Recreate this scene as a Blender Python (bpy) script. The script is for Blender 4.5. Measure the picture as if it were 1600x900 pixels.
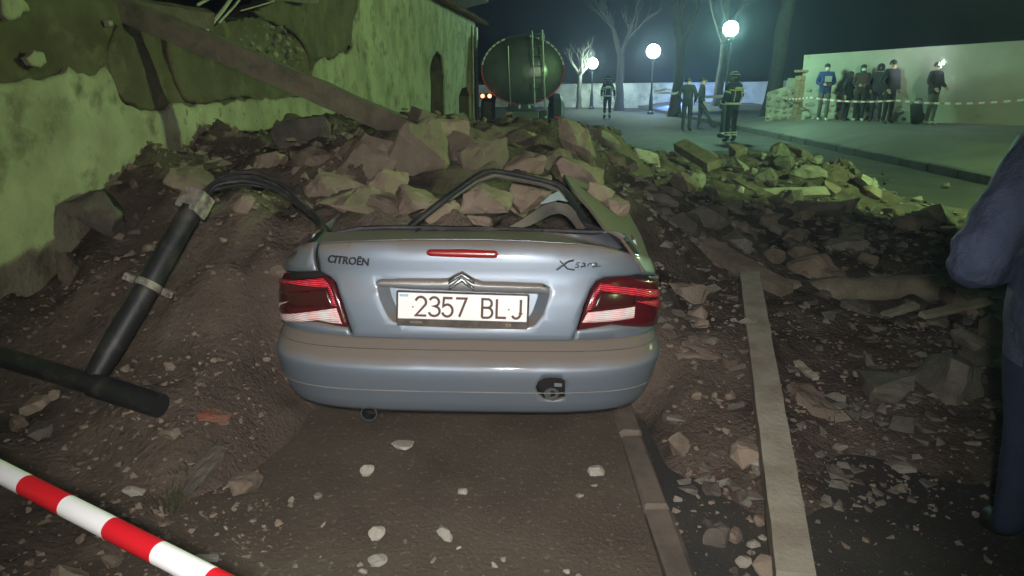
import bpy, bmesh, math, random
import numpy as np
from mathutils import Vector, Matrix, noise
from mathutils.geometry import delaunay_2d_cdt
random.seed(7)
RNG = random.Random(11)
for o in list(bpy.data.objects): bpy.data.objects.remove(o, do_unlink=True)
SC = bpy.context.scene
COL = SC.collection
R = math.radians

# ------------------------------------------------------------------ camera
CAM_H, PITCH, FPX = 1.65, R(15.7), 1155.0
cam_d = bpy.data.cameras.new('camera')
cam_d.sensor_width = 36.0
cam_d.lens = FPX / 1600.0 * 36.0
cam_d.clip_start = 0.05
cam_d.clip_end = 3000.0
cam = bpy.data.objects.new('camera', cam_d)
cam.location = (0, 0, CAM_H)
cam.rotation_euler = (math.pi/2 - PITCH, 0, 0)
COL.objects.link(cam)
SC.camera = cam

# ------------------------------------------------------------------ night sky, moon, exposure
world = bpy.data.worlds.new('World'); SC.world = world
world.use_nodes = True
wn = world.node_tree
for n in list(wn.nodes): wn.nodes.remove(n)
w_out = wn.nodes.new('ShaderNodeOutputWorld')
w_bg = wn.nodes.new('ShaderNodeBackground')
w_sky = wn.nodes.new('ShaderNodeTexSky')
w_sky.sky_type = 'NISHITA'
w_sky.sun_disc = False
w_sky.sun_elevation = R(-5.0)
w_sky.sun_rotation = R(200)
w_bg.inputs['Strength'].default_value = 0.12
wn.links.new(w_sky.outputs[0], w_bg.inputs['Color'])
wn.links.new(w_bg.outputs[0], w_out.inputs['Surface'])
moon_d = bpy.data.lights.new('moon', 'SUN')
moon_d.energy = 0.004; moon_d.angle = R(0.5); moon_d.color = (0.75, 0.85, 1.0)
moon = bpy.data.objects.new('moon', moon_d)
moon.rotation_euler = (R(50), 0, R(30)); COL.objects.link(moon)
# white flash of the camera, just above the lens
fl_d = bpy.data.lights.new('camera_flash', 'SPOT')
fl_d.energy = 430.0; fl_d.spot_size = R(84); fl_d.spot_blend = 1.0
fl_d.shadow_soft_size = 0.05; fl_d.color = (1.0, 0.965, 0.93)
fl = bpy.data.objects.new('camera_flash', fl_d)
fl.location = (0.03, -0.16, 1.755); COL.objects.link(fl)
fl.rotation_euler = (Vector((-0.12, 3.2, 0.72)) - fl.location).to_track_quat('-Z', 'Y').to_euler()
SC.view_settings.view_transform = 'Standard'
SC.view_settings.look = 'None'
SC.view_settings.exposure = 0.0
SC.view_settings.gamma = 1.0
SC.view_settings.use_curve_mapping = False
SC.render.engine = 'CYCLES'
SC.cycles.use_denoising = True
SC.cycles.max_bounces = 4
SC.cycles.diffuse_bounces = 2
SC.cycles.glossy_bounces = 3
SC.cycles.transmission_bounces = 4
SC.cycles.volume_bounces = 0
SC.cycles.use_adaptive_sampling = True
SC.cycles.adaptive_threshold = 0.03
SC.cycles.use_light_tree = False
SC.cycles.sample_clamp_indirect = 4.0
SC.cycles.caustics_reflective = False
SC.cycles.caustics_refractive = False

# ------------------------------------------------------------------ helpers: points
ST, CT = math.sin(PITCH), math.cos(PITCH)
def ray(px, py):
    u = (px - 800.0) / FPX; v = (py - 450.0) / FPX
    return Vector((u, CT - v*ST, -ST - v*CT))
def at(px, py, Y):
    """world point seen at a place of the photograph, at the distance Y along the street"""
    d = ray(px, py); t = Y / d.y
    return Vector((d.x*t, Y, CAM_H + d.z*t))
def on_ground(px, py, z=0.0):
    d = ray(px, py); t = (z - CAM_H) / d.z
    return Vector((d.x*t, d.y*t, z))
def project(p):
    x, y, z = p
    dep = y*CT + (CAM_H - z)*ST
    return (800 + FPX*x/dep, 450 + FPX*((CAM_H - z)*CT - y*ST)/dep)

# ------------------------------------------------------------------ helpers: materials
MATS = {}
def mat(name, col, rough=0.8, metal=0.0, col2=None, scale=6.0, mix=(0.4, 0.65), bump=0.0, bscale=30.0, spec=0.5,
        rnd=0.0, coat=0.0, emit=None, estr=0.0, dust=None, dust_amt=0.0, detail=6.0, col3=None, scale3=1.3, mix3=(0.5, 0.62), bdist=0.02, world_space=True):
    if name in MATS: return MATS[name]
    m = bpy.data.materials.new(name); m.use_nodes = True
    nt = m.node_tree; N = nt.nodes; L = nt.links
    b = N['Principled BSDF']
    b.inputs['Roughness'].default_value = rough
    b.inputs['Metallic'].default_value = metal
    b.inputs['Specular IOR Level'].default_value = spec
    if coat:
        b.inputs['Coat Weight'].default_value = coat
        b.inputs['Coat Roughness'].default_value = 0.12
    if emit:
        b.inputs['Emission Color'].default_value = (*emit, 1)
        b.inputs['Emission Strength'].default_value = estr
    geo = N.new('ShaderNodeNewGeometry')
    tc = N.new('ShaderNodeTexCoord')
    pos = geo.outputs['Position'] if world_space else tc.outputs['Object']
    c = None
    rgb = N.new('ShaderNodeRGB'); rgb.outputs[0].default_value = (*col, 1); c = rgb.outputs[0]
    def layer(c, colour, sc, mr, det):
        nz = N.new('ShaderNodeTexNoise'); nz.inputs['Scale'].default_value = sc
        nz.inputs['Detail'].default_value = det; nz.inputs['Roughness'].default_value = 0.6
        L.new(pos, nz.inputs['Vector'])
        mp = N.new('ShaderNodeMapRange'); mp.inputs[1].default_value = mr[0]; mp.inputs[2].default_value = mr[1]
        L.new(nz.outputs[0], mp.inputs[0])
        mx = N.new('ShaderNodeMix'); mx.data_type = 'RGBA'
        L.new(mp.outputs[0], mx.inputs[0]); L.new(c, mx.inputs[6]); mx.inputs[7].default_value = (*colour, 1)
        return mx.outputs[2]
    if col2: c = layer(c, col2, scale, mix, detail)
    if col3: c = layer(c, col3, scale3, mix3, detail)
    if rnd:
        oi = N.new('ShaderNodeObjectInfo')
        mp = N.new('ShaderNodeMapRange'); mp.inputs[3].default_value = 1 - rnd; mp.inputs[4].default_value = 1 + rnd
        L.new(oi.outputs['Random'], mp.inputs[0])
        hv = N.new('ShaderNodeHueSaturation'); L.new(mp.outputs[0], hv.inputs['Value']); L.new(c, hv.inputs['Color']); c = hv.outputs[0]
    if dust:
        # settled dust lies on what faces up, broken by noise
        sx = N.new('ShaderNodeSeparateXYZ'); L.new(geo.outputs['Normal'], sx.inputs[0])
        nz = N.new('ShaderNodeTexNoise'); nz.inputs['Scale'].default_value = 7; nz.inputs['Detail'].default_value = 7
        L.new(pos, nz.inputs['Vector'])
        ad = N.new('ShaderNodeMath'); ad.operation = 'MULTIPLY_ADD'; ad.inputs[1].default_value = 0.45; L.new(nz.outputs[0], ad.inputs[0]); L.new(sx.outputs[2], ad.inputs[2])
        mp = N.new('ShaderNodeMapRange'); mp.inputs[1].default_value = 0.42; mp.inputs[2].default_value = 0.95; mp.inputs[3].default_value = dust_amt*0.12; mp.inputs[4].default_value = dust_amt
        L.new(ad.outputs[0], mp.inputs[0])
        mx = N.new('ShaderNodeMix'); mx.data_type = 'RGBA'
        L.new(mp.outputs[0], mx.inputs[0]); L.new(c, mx.inputs[6]); mx.inputs[7].default_value = (*dust, 1); c = mx.outputs[2]
        inv = N.new('ShaderNodeMath'); inv.operation = 'MULTIPLY_ADD'; inv.inputs[1].default_value = -metal; inv.inputs[2].default_value = metal
        L.new(mp.outputs[0], inv.inputs[0]); L.new(inv.outputs[0], b.inputs['Metallic'])
        rg = N.new('ShaderNodeMapRange'); rg.inputs[3].default_value = rough; rg.inputs[4].default_value = 0.95
        L.new(mp.outputs[0], rg.inputs[0]); L.new(rg.outputs[0], b.inputs['Roughness'])
    L.new(c, b.inputs['Base Color'])
    if bump:
        nz = N.new('ShaderNodeTexNoise'); nz.inputs['Scale'].default_value = bscale; nz.inputs['Detail'].default_value = 8; nz.inputs['Roughness'].default_value = 0.65
        L.new(pos, nz.inputs['Vector'])
        bp = N.new('ShaderNodeBump'); bp.inputs['Strength'].default_value = bump; bp.inputs['Distance'].default_value = bdist
        L.new(nz.outputs[0], bp.inputs['Height']); L.new(bp.outputs[0], b.inputs['Normal'])
    MATS[name] = m
    return m

M_earth = mat('earth', (0.168, 0.128, 0.101), 0.95, col2=(0.235, 0.184, 0.145), scale=3.5, bump=1.0, bscale=34, bdist=0.045, spec=0.12, col3=(0.075, 0.058, 0.047), scale3=1.7, mix3=(0.50, 0.68))
M_adobe = mat('adobe_block', (0.245, 0.190, 0.146), 0.95, col2=(0.325, 0.258, 0.198), scale=5, bump=0.7, bscale=26, spec=0.15, rnd=0.22)
M_adobe_l = mat('pale_adobe', (0.37, 0.295, 0.215), 0.95, col2=(0.29, 0.225, 0.16), scale=6, bump=0.7, bscale=26, spec=0.15, rnd=0.12)
M_stone = mat('rubble_stone', (0.26, 0.24, 0.20), 0.9, col2=(0.18, 0.155, 0.125), scale=7, bump=0.7, bscale=40, spec=0.25, rnd=0.35)
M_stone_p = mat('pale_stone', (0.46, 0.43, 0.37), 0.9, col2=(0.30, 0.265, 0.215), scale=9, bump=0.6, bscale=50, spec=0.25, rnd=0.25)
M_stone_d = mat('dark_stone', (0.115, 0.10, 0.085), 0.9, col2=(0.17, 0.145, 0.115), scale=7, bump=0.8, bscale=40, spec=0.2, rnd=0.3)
M_brick = mat('fired_brick', (0.22, 0.085, 0.05), 0.9, col2=(0.16, 0.10, 0.075), scale=9, bump=0.6, bscale=60, rnd=0.2)
M_timber = mat('old_timber', (0.30, 0.255, 0.19), 0.85, col2=(0.20, 0.16, 0.115), scale=8, bump=0.5, bscale=40, rnd=0.15)
M_timber_d = mat('dark_timber', (0.20, 0.16, 0.115), 0.88, col2=(0.12, 0.095, 0.068), scale=7, bump=0.7, bscale=35, rnd=0.15)
M_plank = mat('pale_plank', (0.47, 0.43, 0.34), 0.8, col2=(0.33, 0.29, 0.22), scale=6, bump=0.35, bscale=40)
M_black = mat('black_plastic', (0.022, 0.023, 0.024), 0.5, col2=(0.10, 0.085, 0.07), scale=9, mix=(0.52, 0.8), bump=0.15, bscale=30)
M_rubber = mat('rubber', (0.018, 0.018, 0.019), 0.6, col2=(0.09, 0.075, 0.062), scale=14, mix=(0.5, 0.75))
M_dark = mat('dark_void', (0.012, 0.011, 0.010), 0.9)

# ------------------------------------------------------------------ helpers: meshes
def tag(o, label=None, cat=None, group=None, kind=None):
    if label: o['label'] = label
    if cat: o['category'] = cat
    if group: o['group'] = group
    if kind: o['kind'] = kind
    return o
def new_obj(name, me, parent=None):
    o = bpy.data.objects.new(name, me); COL.objects.link(o)
    if parent is not None:
        o.parent = parent
    return o
def empty(name, loc=(0, 0, 0), rz=0.0):
    o = bpy.data.objects.new(name, None); COL.objects.link(o)
    o.location = loc; o.rotation_euler = (0, 0, rz); o.empty_display_size = 0.2
    return o
def anchor(o):
    """geometry given in world coordinates under a root that stands elsewhere (unrotated)"""
    r = o.parent
    l = Vector((0, 0, 0))
    while r is not None:
        l += Vector(r.location); r = r.parent
    o.location = -l
    return o
def mesh_data(name, verts, faces, mats, smooth=False, fmat=None):
    me = bpy.data.meshes.new(name)
    me.from_pydata([tuple(v) for v in verts], [], [tuple(f) for f in faces])
    for m in (mats if isinstance(mats, (list, tuple)) else [mats]): me.materials.append(m)
    if smooth: me.polygons.foreach_set('use_smooth', [True]*len(me.polygons))
    if fmat is not None: me.polygons.foreach_set('material_index', fmat)
    me.update()
    if smooth: me.set_sharp_from_angle(angle=R(42))
    return me

class MB:
    def __init__(s): s.v = []; s.f = []; s.m = []; s.mi = 0
    def add(s, verts, faces):
        k = len(s.v); s.v += [Vector(v) for v in verts]; s.f += [tuple(i + k for i in f) for f in faces]; s.m += [s.mi]*len(faces)
        return s
    def box(s, c, size, rot=None, bev=0.0):
        x, y, z = size[0]/2, size[1]/2, size[2]/2
        if bev:
            b = min(bev, 0.45*min(size))
            vs = []; 
            pts = []
            for sx in (-1, 1):
                for sy in (-1, 1):
                    for sz in (-1, 1):
                        pts += [(sx*x, sy*(y-b), sz*(z-b)), (sx*(x-b), sy*y, sz*(z-b)), (sx*(x-b), sy*(y-b), sz*z)]
            bm = bmesh.new()
            for p in pts: bm.verts.new(p)
            r = bmesh.ops.convex_hull(bm, input=bm.verts)
            bm.verts.index_update()
            vs = [v.co.copy() for v in bm.verts]; fs = [tuple(v.index for v in f.verts) for f in bm.faces]; bm.free()
        else:
            vs = [Vector((a, b_, c_)) for a in (-x, x) for b_ in (-y, y) for c_ in (-z, z)]
            fs = [(0, 1, 3, 2), (4, 6, 7, 5), (0, 4, 5, 1), (2, 3, 7, 6), (0, 2, 6, 4), (1, 5, 7, 3)]
        M = Matrix.Translation(c)
        if rot is not None: M = M @ (rot.to_4x4() if not isinstance(rot, tuple) else Matrix.Rotation(rot[2], 4, 'Z') @ Matrix.Rotation(rot[1], 4, 'Y') @ Matrix.Rotation(rot[0], 4, 'X'))
        return s.add([M @ Vector(v) for v in vs], fs)
    def tube(s, path, rad, n=8, caps=True, sx=1.0, jitter=0.0):
        P = [Vector(p) for p in path]
        if not isinstance(rad, (list, tuple)): rad = [rad]*len(P)
        vs = []; fs = []
        up = None
        for i, p in enumerate(P):
            t = (P[min(i+1, len(P)-1)] - P[max(i-1, 0)])
            t = t.normalized() if t.length > 1e-9 else Vector((0, 0, 1))
            if up is None:
                up = Vector((0, 0, 1)) if abs(t.z) < 0.9 else Vector((0, 1, 0))
            a = t.cross(up).normalized(); b = a.cross(t).normalized(); up = b
            for k in range(n):
                an = 2*math.pi*k/n
                rr = rad[i]*(1 + (jitter*(RNG.random()-0.5) if jitter else 0))
                vs.append(p + a*math.cos(an)*rr*sx + b*math.sin(an)*rr)
        for i in range(len(P)-1):
            for k in range(n):
                k2 = (k+1) % n
                fs.append((i*n+k, i*n+k2, (i+1)*n+k2, (i+1)*n+k))
        if caps:
            fs.append(tuple(range(n-1, -1, -1))); fs.append(tuple((len(P)-1)*n+k for k in range(n)))
        return s.add(vs, fs)
    def lathe(s, prof, n=16, M=None, caps=True):
        vs = []; fs = []
        for (r, z) in prof:
            for k in range(n):
                a = 2*math.pi*k/n
                vs.append(Vector((r*math.cos(a), r*math.sin(a), z)))
        for i in range(len(prof)-1):
            for k in range(n):
                k2 = (k+1) % n
                fs.append((i*n+k, i*n+k2, (i+1)*n+k2, (i+1)*n+k))
        if caps:
            fs.append(tuple(range(n-1, -1, -1))); fs.append(tuple((len(prof)-1)*n+k for k in range(n)))
        if M is not None: vs = [M @ v for v in vs]
        return s.add(vs, fs)
    def bar(s, a, b, w, h, roll=0.0, wav=0.0, nseg=1, taper=1.0):
        """a rectangular timber from a to b with slightly uneven sides"""
        a = Vector(a); b = Vector(b); t = (b-a).normalized()
        up = Vector((0, 0, 1)) if abs(t.z) < 0.95 else Vector((0, 1, 0))
        x = t.cross(up).normalized(); y = x.cross(t).normalized()
        q = Matrix.Rotation(roll, 3, t); x = q @ x; y = q @ y
        vs = []; fs = []
        for i in range(nseg+1):
            f = i/nseg; c = a.lerp(b, f); sc = 1 + (taper-1)*f
            for (p, r) in ((-1, -1), (1, -1), (1, 1), (-1, 1)):
                j = Vector((RNG.uniform(-1, 1), RNG.uniform(-1, 1), RNG.uniform(-1, 1)))*wav
                vs.append(c + x*p*w/2*sc + y*r*h/2*sc + j)
        for i in range(nseg):
            for k in range(4):
                fs.append((i*4+k, i*4+(k+1) % 4, (i+1)*4+(k+1) % 4, (i+1)*4+k))
        fs.append((3, 2, 1, 0)); fs.append(tuple(nseg*4+k for k in range(4)))
        return s.add(vs, fs)
    def strip(s, A, B, thick, n=14):
        """a bent sheet between two polylines"""
        def rs(P, n):
            P = [Vector(p) for p in P]
            d = [0]
            for i in range(1, len(P)): d.append(d[-1] + (P[i]-P[i-1]).length)
            out = []
            for k in range(n+1):
                t = d[-1]*k/n; i = 0
                while i < len(P)-2 and d[i+1] < t: i += 1
                f = (t-d[i])/max(1e-9, d[i+1]-d[i]); out.append(P[i].lerp(P[i+1], min(1, max(0, f))))
            return out
        A = rs(A, n); B = rs(B, n); m = 5
        g = [[A[i].lerp(B[i], j/m) for j in range(m+1)] for i in range(n+1)]
        vs = []; fs = []
        for i in range(n+1):
            for j in range(m+1):
                du = g[min(i+1, n)][j] - g[max(i-1, 0)][j]; dv = g[i][min(j+1, m)] - g[i][max(j-1, 0)]
                nn = du.cross(dv).normalized()
                vs.append(g[i][j]); vs.append(g[i][j] - nn*thick)
        W = m+1
        idx = lambda i, j, k: (i*W+j)*2+k
        for i in range(n):
            for j in range(m):
                fs.append((idx(i, j, 0), idx(i+1, j, 0), idx(i+1, j+1, 0), idx(i, j+1, 0)))
                fs.append((idx(i, j, 1), idx(i, j+1, 1), idx(i+1, j+1, 1), idx(i+1, j, 1)))
        for i in range(n):
            fs.append((idx(i, 0, 0), idx(i, 0, 1), idx(i+1, 0, 1), idx(i+1, 0, 0)))
            fs.append((idx(i, m, 0), idx(i+1, m, 0), idx(i+1, m, 1), idx(i, m, 1)))
        for j in range(m):
            fs.append((idx(0, j, 0), idx(0, j+1, 0), idx(0, j+1, 1), idx(0, j, 1)))
            fs.append((idx(n, j, 0), idx(n, j, 1), idx(n, j+1, 1), idx(n, j+1, 0)))
        return s.add(vs, fs)
    def data(s, name, mats, smooth=False):
        return mesh_data(name, s.v, s.f, mats, smooth, s.m)
    def build(s, name, mats, parent=None, smooth=False):
        o = new_obj(name, s.data(name, mats, smooth), parent)
        return o
    def buildw(s, name, mats, parent=None, smooth=False):
        o = s.build(name, mats, parent, smooth)
        if parent is not None: anchor(o)
        return o

def copy_tree(o, parent=None):
    c = o.copy(); COL.objects.link(c); c.parent = parent
    for ch in list(o.children): copy_tree(ch, c)
    return c

def inside(poly, x, y):
    c = False; n = len(poly); j = n-1
    for i in range(n):
        xi, yi = poly[i]; xj, yj = poly[j]
        if (yi > y) != (yj > y) and x < (xj-xi)*(y-yi)/(yj-yi)+xi: c = not c
        j = i
    return c
def resample(poly, h):
    out = []
    n = len(poly)
    for i in range(n):
        a = poly[i]; b = poly[(i+1) % n]
        d = math.hypot(b[0]-a[0], b[1]-a[1]); k = max(1, int(math.ceil(d/h)))
        for j in range(k):
            f = j/k; out.append((a[0]+(b[0]-a[0])*f, a[1]+(b[1]-a[1])*f))
    return out
def roughen(poly, h, amp, seed=0.0, fr=9.0, closed=True):
    """break an outline into a ragged edge"""
    P = resample(poly, h); out = []
    if not closed:
        P = []
        for a, b in zip(poly[:-1], poly[1:]):
            k = max(1, int(math.hypot(b[0]-a[0], b[1]-a[1])/h))
            P += [(a[0]+(b[0]-a[0])*j/k, a[1]+(b[1]-a[1])*j/k) for j in range(k)]
        P.append(poly[-1])
    for i, (x, y) in enumerate(P):
        q = Vector((x*fr, y*fr, seed))
        q2 = q*3.1
        out.append((x + amp*(noise.noise(q) + 0.5*noise.noise(q2)), y + amp*(noise.noise(q+Vector((9, 3, 1))) + 0.5*noise.noise(q2+Vector((5, 7, 2))))))
    return out
def seg_dist(px, py, rings):
    """distance of points to the outline (numpy)"""
    best = np.full(len(px), 1e9)
    for P in rings:
        A = np.array(P); Bp = np.roll(A, -1, 0)
        for (ax, ay), (bx, by) in zip(A, Bp):
            dx, dy = bx-ax, by-ay; L2 = dx*dx+dy*dy+1e-12
            t = np.clip(((px-ax)*dx+(py-ay)*dy)/L2, 0, 1)
            best = np.minimum(best, np.hypot(px-ax-t*dx, py-ay-t*dy))
    return best
def patch(name, outline, surf, mats, parent=None, holes=(), h=0.03, proud=0.0, thick=0.02, puff=0.0, puff_h=0.0, smooth=True, ring=0.0, raw=False):
    """a curved panel: outline in surface coordinates, laid on surf(a, b) -> (point, normal), with a real thickness"""
    rings = [resample(outline, h)] + [resample(q, h) for q in holes]
    pts = []; edges = []
    for P in rings:
        k = len(pts); pts += P
        edges += [(k+i, k+(i+1) % len(P)) for i in range(len(P))]
    a0 = min(p[0] for p in outline); a1 = max(p[0] for p in outline); b0 = min(p[1] for p in outline); b1 = max(p[1] for p in outline)
    grid = []
    na = max(1, int((a1-a0)/h)); nb = max(1, int((b1-b0)/h))
    for i in range(na+1):
        for j in range(nb+1):
            grid.append((a0+(a1-a0)*(i+0.5*(j % 2))/na, b0+(b1-b0)*j/nb))
    if puff > 0 or ring > 0:
        r = ring if ring > 0 else puff
        for P in rings:
            n = len(P)
            for i in range(n):
                (x0, y0), (x1, y1) = P[i-1], P[(i+1) % n]
                tx, ty = x1-x0, y1-y0; l = math.hypot(tx, ty)+1e-9
                for sg in (-1, 1):
                    grid.append((P[i][0]-sg*ty/l*r, P[i][1]+sg*tx/l*r))
    gx = np.array([g[0] for g in grid]); gy = np.array([g[1] for g in grid])
    dist = seg_dist(gx, gy, rings)
    lim = 0.3*h if not (puff or ring) else min(0.3*h, 0.8*(ring or puff))
    for g, d in zip(grid, dist):
        if d > lim and inside(rings[0], *g) and not any(inside(q, *g) for q in rings[1:]): pts.append(g)
    res = delaunay_2d_cdt([Vector(p) for p in pts], edges, [], 0, 1e-6)
    V = res[0]; F = []
    for f in res[2]:
        cx = sum(V[i].x for i in f)/len(f); cy = sum(V[i].y for i in f)/len(f)
        if inside(rings[0], cx, cy) and not any(inside(q, cx, cy) for q in rings[1:]): F.append(tuple(f))
    vd = seg_dist(np.array([v.x for v in V]), np.array([v.y for v in V]), rings) if puff else None
    n = len(V); vs = []; bk = []
    for i, v in enumerate(V):
        p, nn = surf(v.x, v.y)
        off = proud
        if puff: 
            f = min(1.0, vd[i]/puff); off += puff_h*math.sqrt(max(0, 1-(1-f)**2))
        vs.append(p + nn*off); bk.append(p + nn*(proud-thick))
    # orientation
    if F:
        a, b, c = (vs[i] for i in F[len(F)//2][:3]); nn = surf(*[sum(V[i][k] for i in F[len(F)//2])/3 for k in (0, 1)])[1]
        if (b-a).cross(c-a).dot(nn) < 0: F = [tuple(reversed(f)) for f in F]
    cnt = {}
    for f in F:
        for i in range(len(f)): cnt[(f[i], f[(i+1) % len(f)])] = 1
    faces = list(F) + [tuple(i+n for i in reversed(f)) for f in F]
    for (i, j) in list(cnt):
        if (j, i) not in cnt: faces.append((j, i, i+n, j+n))
    me = mesh_data(name, vs+bk, faces, mats, False)
    sm = [smooth]*len(F) + [False]*(len(faces)-len(F))
    me.polygons.foreach_set('use_smooth', sm)
    if raw: return me
    o = new_obj(name, me, parent)
    return o
def text_mesh(name, body, size, mats, extrude=0.002, shear=0.0, space=1.0, bold=0.0):
    cu = bpy.data.curves.new(name, 'FONT'); cu.body = body; cu.size = size; cu.extrude = extrude; cu.shear = shear
    cu.align_x = 'CENTER'; cu.align_y = 'CENTER'; cu.space_character = space; cu.offset = bold
    t = bpy.data.objects.new(name+'_source', cu); COL.objects.link(t)
    dg = bpy.context.evaluated_depsgraph_get()
    me = bpy.data.meshes.new_from_object(t.evaluated_get(dg))
    bpy.data.objects.remove(t, do_unlink=True)
    me.materials.clear(); me.materials.append(mats); me.name = name
    return me

# ================================================================== THE SETTING
M_ground = mat('bare_ground', (0.06, 0.055, 0.045), 0.95, col2=(0.09, 0.08, 0.06), scale=0.7, bump=0.4, bscale=6)
M_asphalt = mat('asphalt', (0.062, 0.060, 0.054), 0.8, col2=(0.100, 0.090, 0.074), scale=1.3, mix=(0.40, 0.66), bump=0.8, bscale=90, bdist=0.008, spec=0.3, col3=(0.16, 0.145, 0.12), scale3=42, mix3=(0.60, 0.70))
M_pave = mat('dusty_concrete', (0.165, 0.132, 0.100), 0.92, col2=(0.118, 0.092, 0.070), scale=2.4, mix=(0.42, 0.68), bump=1.0, bscale=60, bdist=0.012, spec=0.2, col3=(0.30, 0.25, 0.20), scale3=38, mix3=(0.58, 0.70))
M_pave_r = mat('pavement_concrete', (0.20, 0.19, 0.165), 0.85, col2=(0.15, 0.142, 0.125), scale=0.8, bump=0.3, bscale=40, bdist=0.008)
M_kerb = mat('kerb_stone', (0.24, 0.19, 0.15), 0.9, col2=(0.15, 0.12, 0.095), scale=6, bump=0.5, bscale=50, bdist=0.01, rnd=0.2)
M_kerb_r = mat('grey_kerb', (0.13, 0.125, 0.115), 0.85, col2=(0.09, 0.085, 0.075), scale=3, bump=0.4, bscale=40, rnd=0.12)

def sheet(name, pts, z, m, nx=1, ny=1):
    mb = MB(); mb.add([(x, y, z) for x, y in pts], [tuple(range(len(pts)))])
    return tag(mb.build(name, m), kind='structure')
sheet('ground', [(-400, -120), (400, -120), (400, 700), (-400, 700)], -0.05, M_ground)
# slightly uneven road surface
def grid_sheet(name, x0, x1, y0, y1, st, zf, m):
    nx = max(1, int((x1-x0)/st)); ny = max(1, int((y1-y0)/st))
    vs = []; fs = []
    for j in range(ny+1):
        for i in range(nx+1):
            x = x0+(x1-x0)*i/nx; y = y0+(y1-y0)*j/ny
            vs.append((x, y, zf(x, y)))
    for j in range(ny):
        for i in range(nx):
            a = j*(nx+1)+i; fs.append((a, a+1, a+nx+2, a+nx+1))
    return tag(new_obj(name, mesh_data(name, vs, fs, m, True)), kind='structure')
PZ = 0.06   # level of the paved strip the car stands on
KA0, KA1 = on_ground(972, 655, PZ), on_ground(1024, 895, PZ)     # left edge of the near kerb
KB0, KB1 = on_ground(1006, 655, PZ), on_ground(1078, 895, PZ)
KX = (KA0.x + KA1.x)/2; KW = 0.105
grid_sheet('road', KX+KW-0.03, 7.82, -14, 75, 0.8, lambda x, y: 0.012*noise.noise(Vector((x*0.5, y*0.4, 0)))-0.008, M_asphalt)
grid_sheet('pavement', -3.9, KX-0.004, -8, 20.0, 0.4, lambda x, y: PZ-0.004+0.012*noise.noise(Vector((x*1.3, y*1.3, 3))), M_pave)
sheet('side_road', [(-30, 20.0), (KX+KW-0.03, 20.0), (KX+KW-0.03, 75), (-30, 75)], -0.006, M_asphalt)
def bank(x, y):
    t = min(1, max(0, (x-7.95)/1.6))
    return 0.135 + 0.31*(t*t*(3-2*t)) + 0.01*noise.noise(Vector((x*0.6, y*0.6, 7)))
grid_sheet('pavement_right', 7.95, 40, -14, 75, 0.8, bank, M_pave_r)
def kerb(name, x0, w, y0, y1, L, top, m):
    e = tag(empty(name, (x0, y0, 0)), kind='structure')
    protos = []
    for k in range(5):
        bm = MB().box((w/2, L/2-0.004, (top-0.12)/2), (w, L-0.012, top+0.12), bev=0.014)
        for v in bm.v: v += Vector((RNG.uniform(-1, 1), RNG.uniform(-1, 1), RNG.uniform(-1, 1)))*0.006
        protos.append(bm.data('kerb_stone', m))
    n = int((y1-y0)/L)
    for i in range(n):
        o = new_obj('kerb_stone', protos[i % 5], e)
        o.location = (RNG.uniform(-0.008, 0.008), i*L, RNG.uniform(-0.008, 0.006)); o.rotation_euler = (RNG.uniform(-.012, .012), RNG.uniform(-.02, .02), RNG.uniform(-.012, .012))
    return e
kerb('kerb', KX, KW, -1.2, 8.4, 0.62, PZ+0.012, M_kerb)
kerb('kerb_right', 7.80, 0.155, 2.0, 60.0, 1.0, 0.15, M_kerb_r)

# ================================================================== THE HALF-COLLAPSED BUILDING
M_plaster = mat('lime_plaster', (0.47, 0.43, 0.31), 0.93, col2=(0.29, 0.255, 0.175), scale=1.6, mix=(0.40, 0.66), bump=0.9, bscale=9, bdist=0.035, spec=0.1, col3=(0.17, 0.145, 0.10), scale3=4.2, mix3=(0.54, 0.72))
M_plaster2 = mat('worn_plaster', (0.43, 0.395, 0.28), 0.93, col2=(0.25, 0.215, 0.145), scale=5.0, mix=(0.5, 0.72), bump=0.9, bscale=11, bdist=0.035, spec=0.1, col3=(0.17, 0.145, 0.10), scale3=2.2, mix3=(0.56, 0.72))
M_core = mat('adobe_wall', (0.165, 0.135, 0.088), 0.95, col2=(0.115, 0.09, 0.06), scale=2.5, bump=1.0, bscale=9, bdist=0.06, spec=0.1, col3=(0.22, 0.18, 0.12), scale3=4, mix3=(0.55, 0.7))
WA = Vector((-2.70, 4.05, 0)); WB = Vector((-1.06, 22.6, 0))
WT = (WB-WA).normalized(); WN = Vector((WT.y, -WT.x, 0))
WLEN = (WB-WA).length
def wall_uv(px, py, off=0.0):
    d = ray(px, py); o = Vector((0, 0, CAM_H)); a = WA + WN*off
    t = (a-o).dot(WN)/d.dot(WN); p = o+d*t
    return ((p-a).dot(WT), p.z)
def wall_surf(off, amp=0.0, fr=1.2, seed=0.0):
    def s(a, b):
        p = WA + WT*a + Vector((0, 0, b)) + WN*(off + (amp*noise.noise(Vector((a*fr, b*fr, seed))) + amp*0.5*noise.noise(Vector((a*fr*3, b*fr*3, seed+4))) if amp else 0))
        return p, WN
    return s
house = tag(empty('adobe_house', (WA.x, WA.y, 0)), 'half-collapsed village house with peeling lime plaster beside the wrecked car', 'building')
U = lambda pts: [wall_uv(*p) for p in pts]
aL = -9.0; aR = WLEN
# door openings (seen far along the wall)
door1 = U([(672, 200), (672, 110), (676, 90), (683, 80), (690, 88), (694, 110), (695, 200)])
door1 = [(a, max(b, 0.0) if b > 0.9 else 0.08) for a, b in door1]
door2 = U([(717, 196), (717, 150), (722, 138), (729, 136), (734, 150), (735, 196)])
door2 = [(a, b if b > 1.0 else 0.08) for a, b in door2]
cavity = U([(361, 209), (385, 205), (405, 209), (411, 228), (404, 244), (382, 249), (360, 243)])
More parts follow.
